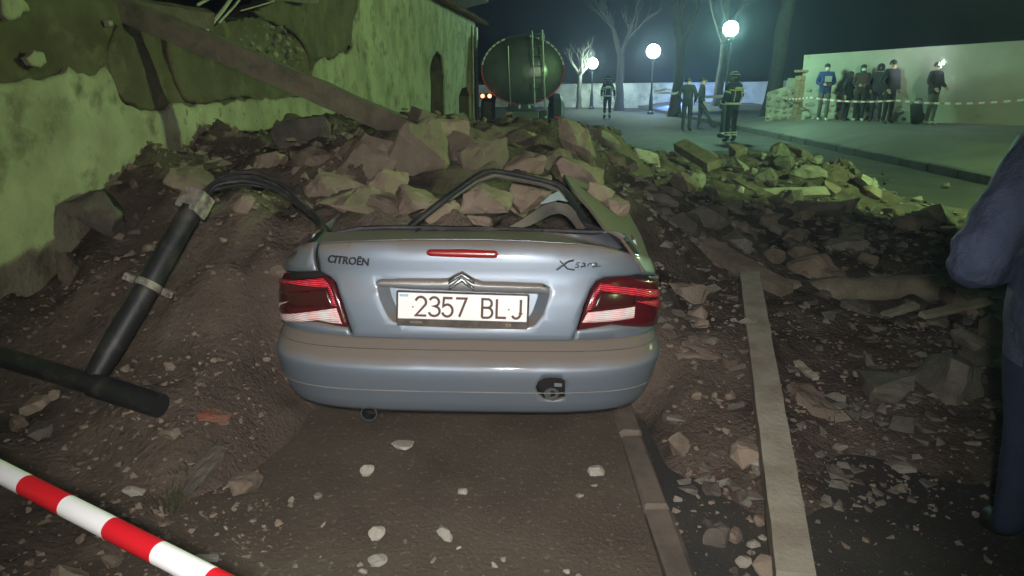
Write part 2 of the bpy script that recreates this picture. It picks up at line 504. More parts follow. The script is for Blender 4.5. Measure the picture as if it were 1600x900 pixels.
# core: broken top edge over the collapse, full height beyond it
core_top = U([(0, -60), (60, -45), (110, -60), (150, -18), (196, -6), (226, 14), (240, 24), (272, 30), (300, 40), (330, 47), (352, 36), (388, 30), (430, 22), (462, 6), (490, -24), (515, -80)])
a15 = core_top[-1][0]
core_out = [(aL, 0), (aR, 0), (aR, 3.35), (a15+0.6, 3.35)] + [(a, min(b, 3.3)) for a, b in reversed(core_top)] + [(core_top[0][0]-0.8, 2.45), (aL+2, 2.9), (aL, 3.0)]
core_out = core_out[:4] + roughen(core_out[4:-3], 0.06, 0.05, 2.0, closed=False) + core_out[-3:]
core = patch('wall_core', core_out, wall_surf(-0.05, 0.05, 1.6, 3), M_core, house, holes=[door1, door2, cavity], h=0.16, thick=0.5, smooth=True)
anchor(core)
# whitewashed plaster left on the lower wall and on the intact far half
low_top = [(-120, 150), (0, 131), (30, 128), (62, 126), (85, 118), (108, 103), (122, 117), (142, 119), (164, 100), (176, 118), (186, 146), (198, 163), (222, 172), (250, 176), (266, 168), (276, 160), (300, 165), (318, 166), (345, 161), (395, 155), (430, 154), (478, 150)]
up_edge = [(482, 150), (486, 132), (489, 104), (494, 97), (507, 91), (518, 94), (531, 83), (545, 84), (551, 72), (549, 50), (553, 30), (561, 8), (566, -20), (590, -120)]
lo = U(low_top); up = U(up_edge)
edge = roughen(lo+up, 0.05, 0.028, 5.0, 8.0, closed=False)
n_lo = 0
plo = [(aL, 0.0), (aR-0.002, 0.0), (aR-0.002, 3.30), (max(up[-1][0], edge[-1][0])+0.3, 3.30)]
edge = [(a, min(b, 3.28)) for a, b in edge if a > lo[0][0]-0.1 and a < up[-1][0]+0.2]
plaster_out = plo + list(reversed(edge[:-1])) + [(lo[0][0]-0.5, 1.75), (aL, 1.75)]
d1p = [(a + (0.012 if i > 3 else -0.012), b) for i, (a, b) in enumerate(door1)]
pl = patch('plaster_coat', plaster_out, wall_surf(0.0, 0.018, 1.8, 9), M_plaster, house, holes=[d1p, [(a, b) for a, b in door2], roughen(cavity, 0.05, 0.02, 1)], h=0.13, thick=0.035, puff=0.03, puff_h=0.012)
anchor(pl)
# thin plaster leftovers high up on the bare adobe
for i, poly in enumerate([[(0, 0), (28, -6), (42, 8), (44, 18), (33, 20), (30, 28), (12, 30), (0, 22)], [(38, 90), (52, 80), (66, 84), (70, 97), (58, 107), (44, 104)], [(166, 30), (174, 32), (176, 42), (168, 42)]]):
    o = patch('plaster_patch', roughen(U(poly), 0.03, 0.02, i), wall_surf(0.012, 0.01, 2, 1), M_plaster, house, h=0.06, thick=0.03, puff=0.02, puff_h=0.01); anchor(o)
# blisters where the coat has come off the lower wall
rs = random.Random(77)
spots = []
while len(spots) < 24:
    px, py = (rs.uniform(285, 470), rs.uniform(170, 240)) if len(spots) < 30 else (0, 0)
    a, b = wall_uv(px, py); r_ = rs.uniform(0.012, 0.04)
    if any(math.hypot(a-q[0], b-q[1]) < q[2]+r_+0.03 for q in spots): continue
    if inside([(361-20, 200), (425, 200), (425, 252), (341, 252)], px, py): continue
    spots.append((a, b, r_))
    poly = [(a+math.cos(t)*r_*rs.uniform(.6, 1.1), b+math.sin(t)*r_*1.5*rs.uniform(.6, 1.1)) for t in np.linspace(0, 5.7, 9)]
    o = patch('worn_spot', poly, wall_surf(0.0, 0.018, 1.8, 9), M_plaster2, house, h=0.03, proud=0.0145, thick=0.006); anchor(o)
# torn mud render hanging over the band: slab edges seen as darker sheets
for i, poly in enumerate([[(168, 98), (176, 60), (190, 40), (228, 60), (246, 110), (262, 150), (270, 160), (250, 174), (222, 171), (199, 161), (187, 144)],
                          [(262, 58), (300, 66), (350, 92), (372, 112), (398, 150), (345, 158), (316, 162), (296, 160), (282, 140), (270, 108)],
                          [(398, 20), (448, -8), (520, -60), (566, -60), (556, 20), (549, 70), (531, 82), (518, 92), (506, 90), (492, 94), (487, 110), (482, 84), (470, 60), (452, 44), (425, 36)]]):
    o = patch('mud_render', roughen(U(poly), 0.05, 0.022, 20+i), wall_surf(-0.018 if i < 2 else -0.014, 0.02, 2.2, i), M_core, house, h=0.09, thick=0.05, puff=0.025, puff_h=0.012); anchor(o)
# stones of the exposed masonry
st_poly = U([(384, 40), (430, 36), (462, 52), (478, 74), (486, 110), (486, 134), (470, 138), (430, 112), (396, 96), (378, 70)])
xs = [p[0] for p in st_poly]; zs = [p[1] for p in st_poly]
def hull_mesh(name, sz, m, n=14, rough=0.0, cuts=0, seed=0, soft=0.2, flat=True, boxy=0.55):
    r = random.Random(seed); bm = bmesh.new()
    for i in range(n):
        v = Vector((r.gauss(0, 1), r.gauss(0, 1), r.gauss(0, 1))).normalized()
        k = max(abs(v.x), abs(v.y), abs(v.z)); v = v.lerp(v/k, boxy)*r.uniform(0.8, 1.0)
        bm.verts.new((v.x*sz[0]/2, v.y*sz[1]/2, v.z*sz[2]/2))
    g = bmesh.ops.convex_hull(bm, input=bm.verts)
    for v in [v for v in bm.verts if not v.link_faces]: bm.verts.remove(v)
    if cuts:
        bmesh.ops.subdivide_edges(bm, edges=bm.edges, cuts=cuts, use_grid_fill=True)
        bmesh.ops.triangulate(bm, faces=bm.faces)
        for _ in range(1): bmesh.ops.smooth_vert(bm, verts=bm.verts, factor=soft, use_axis_x=True, use_axis_y=True, use_axis_z=True)
        bm.normal_update()
        s = max(sz)
        for v in bm.verts:
            q = v.co*(5.0/s)+Vector((seed*1.7, 0, 0))
            v.co += v.normal*rough*s*(noise.noise(q)+0.6*noise.noise(q*2.3)+0.35*noise.noise(q*5.1))
    me = bpy.data.meshes.new(name); bm.to_mesh(me); bm.free(); me.materials.append(m)
    if cuts: me.polygons.foreach_set('use_smooth', [not flat]*len(me.polygons))
    if cuts and not flat: me.set_sharp_from_angle(angle=R(24))
    return me
M_wallstone = mat('wall_stone', (0.25, 0.22, 0.155), 0.9, col2=(0.15, 0.125, 0.085), scale=9, bump=0.7, bscale=40, rnd=0.4)
st_var = [hull_mesh('masonry_stone', (0.13, 0.10, 0.09), M_wallstone, 13, seed=40+k) for k in range(6)]
cnt = 0; placed = []
rs = random.Random(5)
while cnt < 70:
    a = rs.uniform(min(xs), max(xs)); b = rs.uniform(min(zs), max(zs))
    s = rs.uniform(0.4, 1.15)
    if inside(st_poly, a, b) and all(math.hypot(a-q[0], b-q[1]) > 0.052*(s+q[2]) for q in placed):
        o = new_obj('masonry_stone', st_var[cnt % 6], house); p, _ = wall_surf(-0.055)(a, b)
        o.location = p - Vector(house.location); o.rotation_euler = (rs.uniform(-.5, .5), rs.uniform(-.6, .6), rs.uniform(-.4, .4)); o.scale = (s*1.0, s*1.25, s*0.9); placed.append((a, b, s))
    cnt += 1 if placed and placed[-1][:2] == (a, b) else 0
    if rs.random() < 0.0005: break
# doors set back in their openings, eaves, drain pipe
M_door = mat('old_door', (0.05, 0.04, 0.03), 0.8, col2=(0.03, 0.025, 0.02), scale=12, bump=0.4, bscale=30)
for d in (door1, door2):
    a0 = min(p[0] for p in d); a1 = max(p[0] for p in d); b1 = max(p[1] for p in d)
    dd = empty('door', (0, 0, 0)); dd.parent = house
    n = 6
    for k in range(n):
        c, _ = wall_surf(-0.32)(a0+(a1-a0)*(k+0.5)/n, b1/2+0.05)
        mb = MB().box(c, ((a1-a0)/n-0.008, 0.04, b1+0.1), (0, 0, math.atan2(WT.y, WT.x)))
        o = mb.build('plank', M_door, dd); o.location = -Vector(house.location)
M_tile = mat('roof_tile', (0.20, 0.115, 0.075), 0.9, col2=(0.13, 0.085, 0.06), scale=6, bump=0.5, bscale=40, rnd=0.25)
roof = MB()
ang = math.atan2(WT.y, WT.x)
a_s = a15+0.75
mid = WA + WT*((a_s+aR+0.2)/2) + Vector((0, 0, 3.44)) - WN*1.6
roof.box(mid, (aR+0.2-a_s, 4.0, 0.10), Matrix.Rotation(ang, 3, 'Z') @ Matrix.Rotation(R(-12), 3, 'X'))
rf = roof.build('roof', M_timber_d, house); anchor(rf)
ntile = int((aR+0.2-a_s)/0.21)
tp = []
for k in range(2):
    mb = MB(); n = 8
    vs = []; fs = []
    for L in (0, 0.42):
        for i in range(n+1):
            a = math.pi*i/n
            for rr in (0.095, 0.08): vs.append((math.cos(a)*rr, L, math.sin(a)*rr*0.75 + (0.02 if k else 0)))
    W = (n+1)*2
    for i in range(n):
        fs += [(i*2, i*2+2, W+i*2+2, W+i*2), (i*2+1, W+i*2+1, W+i*2+3, i*2+3), (i*2, i*2+1, i*2+3, i*2+2), (W+i*2, W+i*2+2, W+i*2+3, W+i*2+1)]
    mb.add(vs, fs); tp.append(mb.data('roof_tile', M_tile, False))
for k in range(ntile):
    p = WA + WT*(a_s+0.1+k*0.21) + WN*0.36 + Vector((0, 0, 3.17))
    o = new_obj('roof_tile', tp[k % 2], rf); o.location = p; o.rotation_euler = (R(12), 0, ang + math.pi/2 - math.pi/2 + RNG.uniform(-.04, .04))
M_zinc = mat('zinc_pipe', (0.42, 0.42, 0.37), 0.5, 0.5, col2=(0.3, 0.3, 0.25), scale=5)
dp, _ = wall_surf(0.07)(aR-0.35, 0)
o = MB().tube([dp+Vector((0, 0, 0.1)), dp+Vector((0, 0, 3.1))], 0.05, 10).build('drain_pipe', M_zinc, house, True); anchor(o)
dp, _ = wall_surf(0.05)(aR-0.95, 0)
o = MB().tube([dp+Vector((0, 0, 0.1)), dp+Vector((0, 0, 3.1))], 0.035, 10).build('drain_pipe', M_zinc, house, True); anchor(o)
# end wall of the house so that it has depth
o = MB().box(WB - WN*2.3 - WT*0.27 + Vector((0, 0, 1.65)), (0.5, 3.6, 3.3), (0, 0, ang)).build('gable_wall', M_plaster2, house); anchor(o)
o = MB().box(WA + WT*6.0 - WN*4.2 + Vector((0, 0, 1.5)), (32, 0.4, 3.0), (0, 0, ang)).build('back_wall', M_core, house); anchor(o)
# dark ceiling floor left hanging over the broken wall
o = MB().box(WA + WT*2.5 - WN*2.4 + Vector((0, 0, 2.95)), (9, 3.2, 0.12), (0, 0, ang)).build('loft_floor', M_timber_d, house); anchor(o)

# ================================================================== FAR WALLS
M_white = mat('white_wall', (0.56, 0.54, 0.49), 0.92, col2=(0.33, 0.31, 0.27), scale=0.9, bump=0.4, bscale=8, col3=(0.20, 0.17, 0.14), scale3=1.6, mix3=(0.52, 0.70))
M_rwall = mat('rendered_wall', (0.37, 0.36, 0.30), 0.92, col2=(0.27, 0.265, 0.22), scale=0.5, mix=(0.4, 0.7), bump=0.5, bscale=7, col3=(0.20, 0.19, 0.155), scale3=1.4, mix3=(0.6, 0.74))
def stone_mat(name, c1, c2, sc):
    m = mat(name, c1, 0.92, col2=c2, scale=3, bump=0.3, bscale=30, rnd=0.25)
    return m
M_rstone = stone_mat('field_stone', (0.33, 0.29, 0.21), (0.22, 0.19, 0.14), 4)
def wall_run(name, pts, tops, bases, thick, m, label, cope=None, kind='wall'):
    e = tag(empty(name, (pts[0][0], pts[0][1], 0)), label, kind)
    mb = MB(); vs = []; fs = []
    n = len(pts)
    for i, (x, y) in enumerate(pts):
        a = Vector(pts[max(0, i-1)]); b = Vector(pts[min(n-1, i+1)]); t = (b-a).normalized(); q = Vector((-t.y, t.x))*thick
        for (z) in (bases[i], tops[i]):
            vs += [(x, y, z), (x+q.x, y+q.y, z)]
    for i in range(n-1):
        k = i*4; j = k+4
        fs += [(k, j, j+2, k+2), (k+1, k+3, j+3, j+1), (k+2, j+2, j+3, k+3), (k, k+1, j+1, j)]
    fs += [(0, 2, 3, 1), ((n-1)*4, (n-1)*4+1, (n-1)*4+3, (n-1)*4+2)]
    o = mb.add(vs, fs).build('wall_face', m, e); anchor(o)
    if cope:
        cb = MB(); vs = []; fs = []
        for i, (x, y) in enumerate(pts):
            a = Vector(pts[max(0, i-1)]); b = Vector(pts[min(n-1, i+1)]); t = (b-a).normalized(); q = Vector((-t.y, t.x))
            for zz in (0.004, 0.07): vs += [(x-q.x*.04, y-q.y*.04, tops[i]+zz), (x+q.x*(thick+.04), y+q.y*(thick+.04), tops[i]+zz)]
        fs = []
        for i in range(n-1):
            k = i*4; j = k+4
            fs += [(k, j, j+2, k+2), (k+1, k+3, j+3, j+1), (k+2, j+2, j+3, k+3), (k, k+1, j+1, j)]
        fs += [(0, 2, 3, 1), ((n-1)*4, (n-1)*4+1, (n-1)*4+3, (n-1)*4+2)]
        o = cb.add(vs, fs).build('coping', cope, e); anchor(o)
    return e
wall_run('whitewashed_wall', [(-14, 49.5), (0, 49), (8.2, 47.0), (13.5, 42.0)], [1.3, 1.3, 1.42, 1.5], [-0.05]*4, 0.35, M_white, 'low whitewashed wall at the far end of the street behind the lamps', M_white)
wall_run('long_boundary_wall', [(13.5, 41.4), (13.0, 33.0), (11.0, 28.2), (9.62, 25.9)], [1.5, 1.6, 1.62, 1.65], [0, 0, 0, 0], -0.35, M_rwall, 'low grey boundary wall behind the thick dark tree trunk', M_rwall)
rw = wall_run('tall_rendered_wall', [(9.28, 24.6), (12.0, 22.55), (17.5, 18.4), (19, 17.3)], [2.42, 2.58, 2.9, 3.0], [0]*4, 0.4, M_rwall, 'tall grey rendered wall behind the bystanders on the right pavement')
# courses of field stones showing through the render at its foot
rs = random.Random(9)
fsv = [hull_mesh('field_stone', (0.36, 0.14, 0.22), M_rstone, 14, seed=80+k) for k in range(6)]
rdir = (Vector((12.0, 22.55, 0))-Vector((9.28, 24.6, 0))).normalized()
rowz = 0.52; 
while rowz < 1.45:
    a = 0.05+rs.uniform(0, 0.2)
    while a < 3.3 - (rowz-0.5)*1.2:
        w = rs.uniform(0.22, 0.42)
        p = Vector((9.28, 24.6, rowz)) + rdir*(a+w/2) - Vector((-rdir.y, rdir.x, 0))*0.0
        if rs.random() < 0.8:
            o = new_obj('field_stone', rs.choice(fsv), rw); o.location = p - Vector(rw.location); o.scale = (w/0.36, 1, rs.uniform(.75, 1.0)); o.rotation_euler = (0, rs.uniform(-.1, .1), math.atan2(rdir.y, rdir.x))
        a += w+0.03
    rowz += 0.2
lowst = wall_run('dry_stone_wall', [(8.75, 26.2), (9.55, 25.2)], [1.25, 1.62], [0, 0], 0.4, M_rstone, 'short rough stone wall section between the tree trunk and the tall wall')
ldir = (Vector((9.55, 25.2, 0))-Vector((8.75, 26.2, 0))).normalized()
rowz = 0.42
while rowz < 1.5:
    a = rs.uniform(-0.05, 0.1)
    while a < 1.2:
        w = rs.uniform(0.2, 0.36)
        if rowz < 1.2+a*0.3:
            o = new_obj('field_stone', rs.choice(fsv), lowst); o.location = Vector((8.75, 26.2, rowz))+ldir*(a+w/2)-Vector(lowst.location); o.scale = (w/0.36, 1.2, .95); o.rotation_euler = (0, rs.uniform(-.1, .1), math.atan2(ldir.y, ldir.x))
        a += w+0.02
    rowz += 0.2
gp = tag(empty('gate_pillar', (9.42, 24.75, 0)), 'square ochre gate pillar at the left end of the tall wall', 'pillar')
M_och = mat('ochre_brick', (0.34, 0.235, 0.13), 0.9, col2=(0.24, 0.16, 0.09), scale=5, bump=0.4, bscale=30)
for k in range(9): MB().box((0, 0, 0.35+k*0.17), (0.44, 0.44, 0.162), bev=0.012).build('block_course', M_och, gp)
MB().box((0, 0, 1.93), (0.52, 0.52, 0.08), bev=0.015).build('cap', M_och, gp)

# ================================================================== STREET LAMPS
M_lpost = mat('lamp_iron', (0.035, 0.045, 0.05), 0.5, 0.3, col2=(0.06, 0.06, 0.055), scale=20)
def globe_mat(name, c, s):
    return mat(name, (0.9, 0.9, 0.85), 0.4, emit=tuple(0.55+0.45*x for x in c), estr=s)
def street_lamp(loc, H, r, colour, watts, estr, label):
    e = tag(empty('street_lamp', loc), label, 'street lamp', 'globe street lamps along the street')
    MB().lathe([(0.17, 0), (0.17, 0.10), (0.11, 0.16), (0.09, 0.8), (0.06, 0.95), (0.06, 1.0)], 12).build('base', M_lpost, e, True)
    MB().lathe([(0.048, 1.0), (0.036, H-0.3-r), (0.036, H-r-0.12)], 10).build('post', M_lpost, e, True)
    MB().lathe([(0.04, H-r-0.12), (0.11, H-r-0.08), (0.12, H-r+0.02), (0.07, H-r+0.03)], 12).build('collar', M_lpost, e, True)
    prof = [(max(0.004, r*math.sin(math.pi*k/12)), H - r*math.cos(math.pi*k/12)) for k in range(13)]
    MB().lathe(prof, 20).build('globe', globe_mat('lamp_globe_%d' % int(estr*10+colour[0]*1000), colour, estr), e, True)
    MB().lathe([(0.09, H+r-0.012), (0.07, H+r+0.03), (0.012, H+r+0.06)], 12).build('finial', M_lpost, e, True)
    ld = bpy.data.lights.new('lamp_light', 'POINT'); ld.energy = watts; ld.color = colour; ld.shadow_soft_size = r*1.04; ld.use_soft_falloff = False
    lo_ = bpy.data.objects.new('lamp_light', ld); COL.objects.link(lo_); lo_.parent = e; lo_.location = (0, 0, H)
    return e
def lamp_at(px, py, Y, z0):
    p = at(px, py, Y); return (p.x, p.y, z0), p.z-z0
GREEN = (0.56, 1.0, 0.36); COOL = (0.80, 1.0, 0.72)
l, H_ = lamp_at(926, 99, 45, 0.0); street_lamp(l, H_, 0.30, (0.66, 1.0, 0.82), 560, 14, 'farthest globe street lamp beside the small pollarded tree')
l, H_ = lamp_at(1021, 80, 38.5, 0.0); street_lamp(l, H_, 0.33, (0.66, 1.0, 0.80), 900, 14, 'lit globe street lamp on a slim post between two bare trees')
l, H_ = lamp_at(1142, 45, 22.6, 0.0); street_lamp(l, H_, 0.21, (0.46, 1.0, 0.66), 860, 14, 'nearest lit globe street lamp, above the firefighter on the right')
street_lamp((8.75, 6.9, 0.2), 3.75, 0.23, GREEN, 2150, 14, 'street lamp on the right pavement beside the added van')
street_lamp((8.75, -7.5, 0.2), 3.75, 0.23, GREEN, 170, 14, 'added street lamp out of view behind the camera, greening the foreground')  # added lamp out of view, weak green light for the foreground

# added blue lamp hidden behind a trunk, tints the far wall
beac = tag(empty('emergency_beacon', (8.95, 41.8, 0)), 'blue warning light on a tripod behind the stout dark tree trunk', 'beacon')
M_blue = mat('blue_lens', (0.02, 0.05, 0.6), 0.2, emit=(0.05, 0.15, 1.0), estr=3)
for k in range(3):
    a = k*2.094
    MB().tube([(0, 0, 0.45), (math.cos(a)*0.3, math.sin(a)*0.3, 0.0)], 0.018, 6).build('leg', M_black, beac)
MB().lathe([(0.10, 0.45), (0.10, 0.52), (0.02, 0.53)], 12).build('base', M_black, beac, True)
MB().lathe([(0.085, 0.53), (0.085, 0.62), (0.05, 0.68), (0.005, 0.70)], 14).build('lens', M_blue, beac, True)
bd = bpy.data.lights.new('added_beacon_light', 'POINT'); bd.energy = 650; bd.color = (0.10, 0.24, 1.0); bd.shadow_soft_size = 0.12; bd.use_soft_falloff = False
bo = bpy.data.objects.new('added_beacon_light', bd); COL.objects.link(bo); bo.parent = beac; bo.location = (0, 0, 0.80)

# ================================================================== BARE TREES
M_bark = mat('bark', (0.055, 0.048, 0.038), 0.95, col2=(0.035, 0.03, 0.024), scale=6, bump=0.9, bscale=18, bdist=0.04)
M_bark_p = mat('plane_bark', (0.13, 0.12, 0.092), 0.9, col2=(0.075, 0.07, 0.052), scale=5, bump=0.5, bscale=14)
def bare_tree(loc, trunk_h, r0, total, limbs, seed, m, label, lean=(0, 0), spread=0.55, depth=3):
    r = random.Random(seed)
    e = tag(empty('bare_tree', loc), label, 'tree', 'bare winter trees')
    top = Vector((lean[0], lean[1], trunk_h))
    tk = MB(); path = []; rad = []
    for i in range(7):
        f = i/6; path.append(Vector((lean[0]*f + r.uniform(-1, 1)*r0*0.12, lean[1]*f + r.uniform(-1, 1)*r0*0.12, -0.1 + (trunk_h+0.1)*f)))
        rad.append(r0*(1.45 - 1.6*min(f, 0.18)/0.18*0.28) if f < 0.18 else r0*(1.0-0.25*f))
    tk.tube(path, rad, 12, jitter=0.12).build('trunk', m, e, True)
    cr = MB()
    def grow(p, d, L, rr, lev):
        pts = [p]; rads = [rr]; n = 4; q = p.copy(); dd = d.copy()
        for i in range(n):
            dd = (dd + Vector((r.uniform(-.25, .25), r.uniform(-.25, .25), r.uniform(-.05, .22)))).normalized()
            q = q + dd*(L/n); pts.append(q.copy()); rads.append(rr*(1-0.45*(i+1)/n))
        cr.tube(pts, rads, 7 if lev < 2 else 5, caps=lev > 2)
        if lev >= depth: return
        for i in range(3):
            k = r.randint(2, n); a = r.uniform(0, 6.28); s = r.uniform(0.35, 0.9)
            nd = (dd + Vector((math.cos(a)*s, math.sin(a)*s, r.uniform(-0.1, 0.5)))).normalized()
            grow(pts[k], nd, L*r.uniform(0.55, 0.8), rads[k]*0.72, lev+1)
    for k in range(limbs):
        a = 6.28*k/limbs + r.uniform(-.4, .4)
        d = Vector((math.cos(a)*spread, math.sin(a)*spread, 1.0)).normalized()
        grow(top + Vector((0, 0, -0.05)), d, (total-trunk_h)*r.uniform(0.36, 0.5), r0*0.62, 0)
    cr.build('crown', m, e, True)
    return e
bare_tree((4.0, 45.5, 0), 1.95, 0.16, 4.2, 4, 3, M_bark_p, 'small pollarded tree lit pale green beside the far lamp', spread=0.8)
bare_tree((6.05, 43.0, 0), 3.0, 0.24, 7.0, 3, 5, M_bark, 'tall faint bare tree between the two far street lamps', spread=0.45)
bare_tree((7.72, 36.0, 0), 3.2, 0.27, 8.0, 4, 8, M_bark, 'stout dark tree trunk just right of the middle street lamp', lean=(0.1, 0))
bare_tree((9.95, 37.0, 0.3), 3.0, 0.24, 8.5, 3, 12, M_bark_p, 'forked bare tree with pale limbs behind the two standing figures', lean=(0.2, 0), spread=0.5)
bare_tree((9.5, 28.0, 0.3), 4.6, 0.30, 10.0, 4, 17, M_bark, 'thick dark trunk on the right pavement beside the stone wall', lean=(0.35, 0))

# ================================================================== TANKER TRAILER
M_steel = mat('tank_steel', (0.15, 0.17, 0.165), 0.5, 0.6, col2=(0.10, 0.115, 0.11), scale=1.2, bump=0.05, bscale=6)
M_steel_d = mat('chassis_steel', (0.06, 0.065, 0.065), 0.6, 0.3, col2=(0.1, 0.09, 0.075), scale=6)
M_alu = mat('ladder_aluminium', (0.5, 0.52, 0.5), 0.35, 0.8)
M_refw = mat('reflective_white', (0.85, 0.85, 0.82), 0.5)
M_refr = mat('reflective_red', (0.70, 0.05, 0.04), 0.45)
M_taill = mat('lit_tail_lamp', (0.8, 0.2, 0.1), 0.4, emit=(1.0, 0.28, 0.12), estr=6)
TY = 21.4
tc_ = at(817, 110, TY); TX, TZ = tc_.x, tc_.z
ta = (at(882, 110, TY).x - at(752, 110, TY).x)/2; tb = (at(817, 57, TY).z - at(817, 166, TY).z)/2
truck = tag(empty('tanker_trailer', (TX, TY, 0)), 'elliptical steel tanker trailer seen from behind beyond the rubble', 'tanker')
def ell(y, s, n=40): return [Vector((math.cos(2*math.pi*k/n)*ta*s, y, TZ + math.sin(2*math.pi*k/n)*tb*s)) for k in range(n)]
def loft(rings, capA=True, capB=True):
    mb = MB(); n = len(rings[0]); vs = [v for r in rings for v in r]; fs = []
    for i in range(len(rings)-1):
        for k in range(n): fs.append((i*n+k, i*n+(k+1) % n, (i+1)*n+(k+1) % n, (i+1)*n+k))
    if capA: fs.append(tuple(range(n-1, -1, -1)))
    if capB: fs.append(tuple((len(rings)-1)*n+k for k in range(n)))
    return mb.add(vs, fs)
loft([ell(9.5, 0.99), ell(0.06, 0.99)], True, False).build('tank', M_steel, truck, True)
loft([ell(0.08, 0.985), ell(0.0, 0.965), ell(-0.07, 0.85), ell(-0.13, 0.6), ell(-0.16, 0.3), ell(-0.17, 0.05)], False, True).build('tank_end', M_steel, truck, True)
loft([ell(0.10, 1.0), ell(-0.03, 1.0), ell(-0.03, 0.965), ell(0.1, 0.965)], False, False).build('rim', M_steel_d, truck)
ns = 44
for k in range(ns):
    a = 2*math.pi*(k+0.5)/ns
    deg = math.degrees(a) % 360
    if 78 < deg < 112 or 258 < deg < 286: continue
    red = deg > 168 or deg < 6
    x, z = math.cos(a)*ta*0.983, TZ+math.sin(a)*tb*0.983
    tx, tz = -math.sin(a)*ta, math.cos(a)*tb
    o = MB().box((0, 0, 0), (0.110, 0.006, 0.045)).build('reflective_strip', M_refr if red else M_refw, truck)
    o.location = (x, -0.036, z); o.rotation_euler = (0, -math.atan2(tz, tx), 0)
hx, hz = at(836, 112, TY).x-TX, at(836, 112, TY).z
MB().lathe([(0.36, -0.02), (0.36, 0.02), (0.31, 0.05), (0.06, 0.06)], 24, Matrix.Translation((hx, -0.15, hz)) @ Matrix.Rotation(R(90), 4, 'X')).build('manhole_cover', M_alu, truck, True)
def tp(px, py, dy=0.0):
    p = at(px, py, TY+dy); return Vector((p.x-TX, dy, p.z))
lad = empty('ladder'); lad.parent = truck
MB().tube([tp(831, 48, -.3), tp(833, 100, -.3), tp(836, 168, -.3)], 0.022, 8).build('rail', M_alu, lad, True)
MB().tube([tp(847, 47, -.3), tp(849, 100, -.3), tp(852, 170, -.3)], 0.026, 8).build('rail', M_alu, lad, True)
for py in (58, 72, 87, 103, 121, 138, 155):
    f = (py-48)/120
    MB().tube([tp(831+f*5, py, -.3), tp(847+f*5, py, -.3)], 0.014, 6).build('rung', M_alu, lad)
MB().tube([tp(794, 72, -.2), tp(795, 110, -.22), tp(798, 165, -.1)], 0.018, 8).build('vent_pipe', M_alu, truck, True)
MB().tube([tp(792, 58, .4), tp(815, 55, .4), tp(850, 53, .4), tp(850, 60, .4)], 0.03, 8).build('top_rail', M_steel, truck, True)
b0 = tp(800, 172); b1 = tp(841, 186)
MB().box(((b0.x+b1.x)/2, -0.25, (b0.z+b1.z)/2), (b1.x-b0.x, 0.4, b0.z-b1.z), bev=0.02).build('valve_box', M_steel, truck)
b0 = tp(842, 172); b1 = tp(854, 192)
MB().box(((b0.x+b1.x)/2, -0.2, (b0.z+b1.z)/2), (b1.x-b0.x, 0.3, b0.z-b1.z), bev=0.02).build('valve_cabinet', M_steel_d, truck)
for px in (811, 826):
    q = tp(px, 165); MB().lathe([(0.02, -0.08), (0.06, -0.07), (0.06, 0.03), (0.02, 0.06)], 10, Matrix.Translation((q.x, -0.2, q.z))).build('valve_cap', M_alu, truck, True)
MB().box((0, 4.5, 0.62), (0.9, 9.0, 0.28)).build('chassis', M_steel_d, truck)
MB().box((0, -0.05, 0.48), (2.3, 0.10, 0.12), bev=0.02).build('underrun_bar', M_steel_d, truck)
whl = MB().lathe([(0.30, -0.16), (0.49, -0.15), (0.51, -0.05), (0.51, 0.05), (0.49, 0.15), (0.30, 0.16)], 24, Matrix.Rotation(R(90), 4, 'Y')).data('wheel', M_rubber, True)
rimd = MB().lathe([(0.30, -0.12), (0.22, -0.05), (0.10, -0.06), (0.10, 0.06), (0.22, 0.05), (0.30, 0.12)], 20, Matrix.Rotation(R(90), 4, 'Y')).data('rim_plate', M_steel, True)
for sx in (-1, 1):
    for yy in (0.75, 2.05):
        o = new_obj('wheel', whl, truck); o.location = (sx*0.98, yy, 0.5)
        q = new_obj('rim_plate', rimd, o)
    MB().tube([(sx*0.98, 0.05, 0.55), (sx*0.98, 0.12, 0.95), (sx*0.98, 0.75, 1.12), (sx*0.98, 2.1, 1.12)], 0.17, 6, sx=1.2).build('mudguard', M_black, truck, True)
    MB().box((sx*1.0, -0.02, 0.38), (0.45, 0.012, 0.46)).build('mud_flap', M_rubber, truck)
for px in (754, 765):
    q = tp(px, 150); MB().lathe([(0.055, -0.03), (0.05, 0.03), (0.01, 0.045)], 12, Matrix.Translation((q.x, -0.06, q.z)) @ Matrix.Rotation(R(90), 4, 'X')).build('tail_lamp', M_taill, truck, True)
o = MB().box((tp(759, 150).x, -0.01, tp(759, 150).z), (0.35, 0.05, 0.14), bev=0.01).build('lamp_panel', M_black, truck)
q = tp(872, 183); MB().box((q.x, -0.08, q.z), (0.22, 0.03, 0.06), bev=0.008).build('rear_reflector', M_refr, truck)
q = tp(852, 182); MB().lathe([(0.035, 0), (0.03, 0.03), (0.005, 0.035)], 10, Matrix.Translation((q.x, -0.36, q.z)) @ Matrix.Rotation(R(90), 4, 'X')).build('marker_lamp', M_refw, truck)

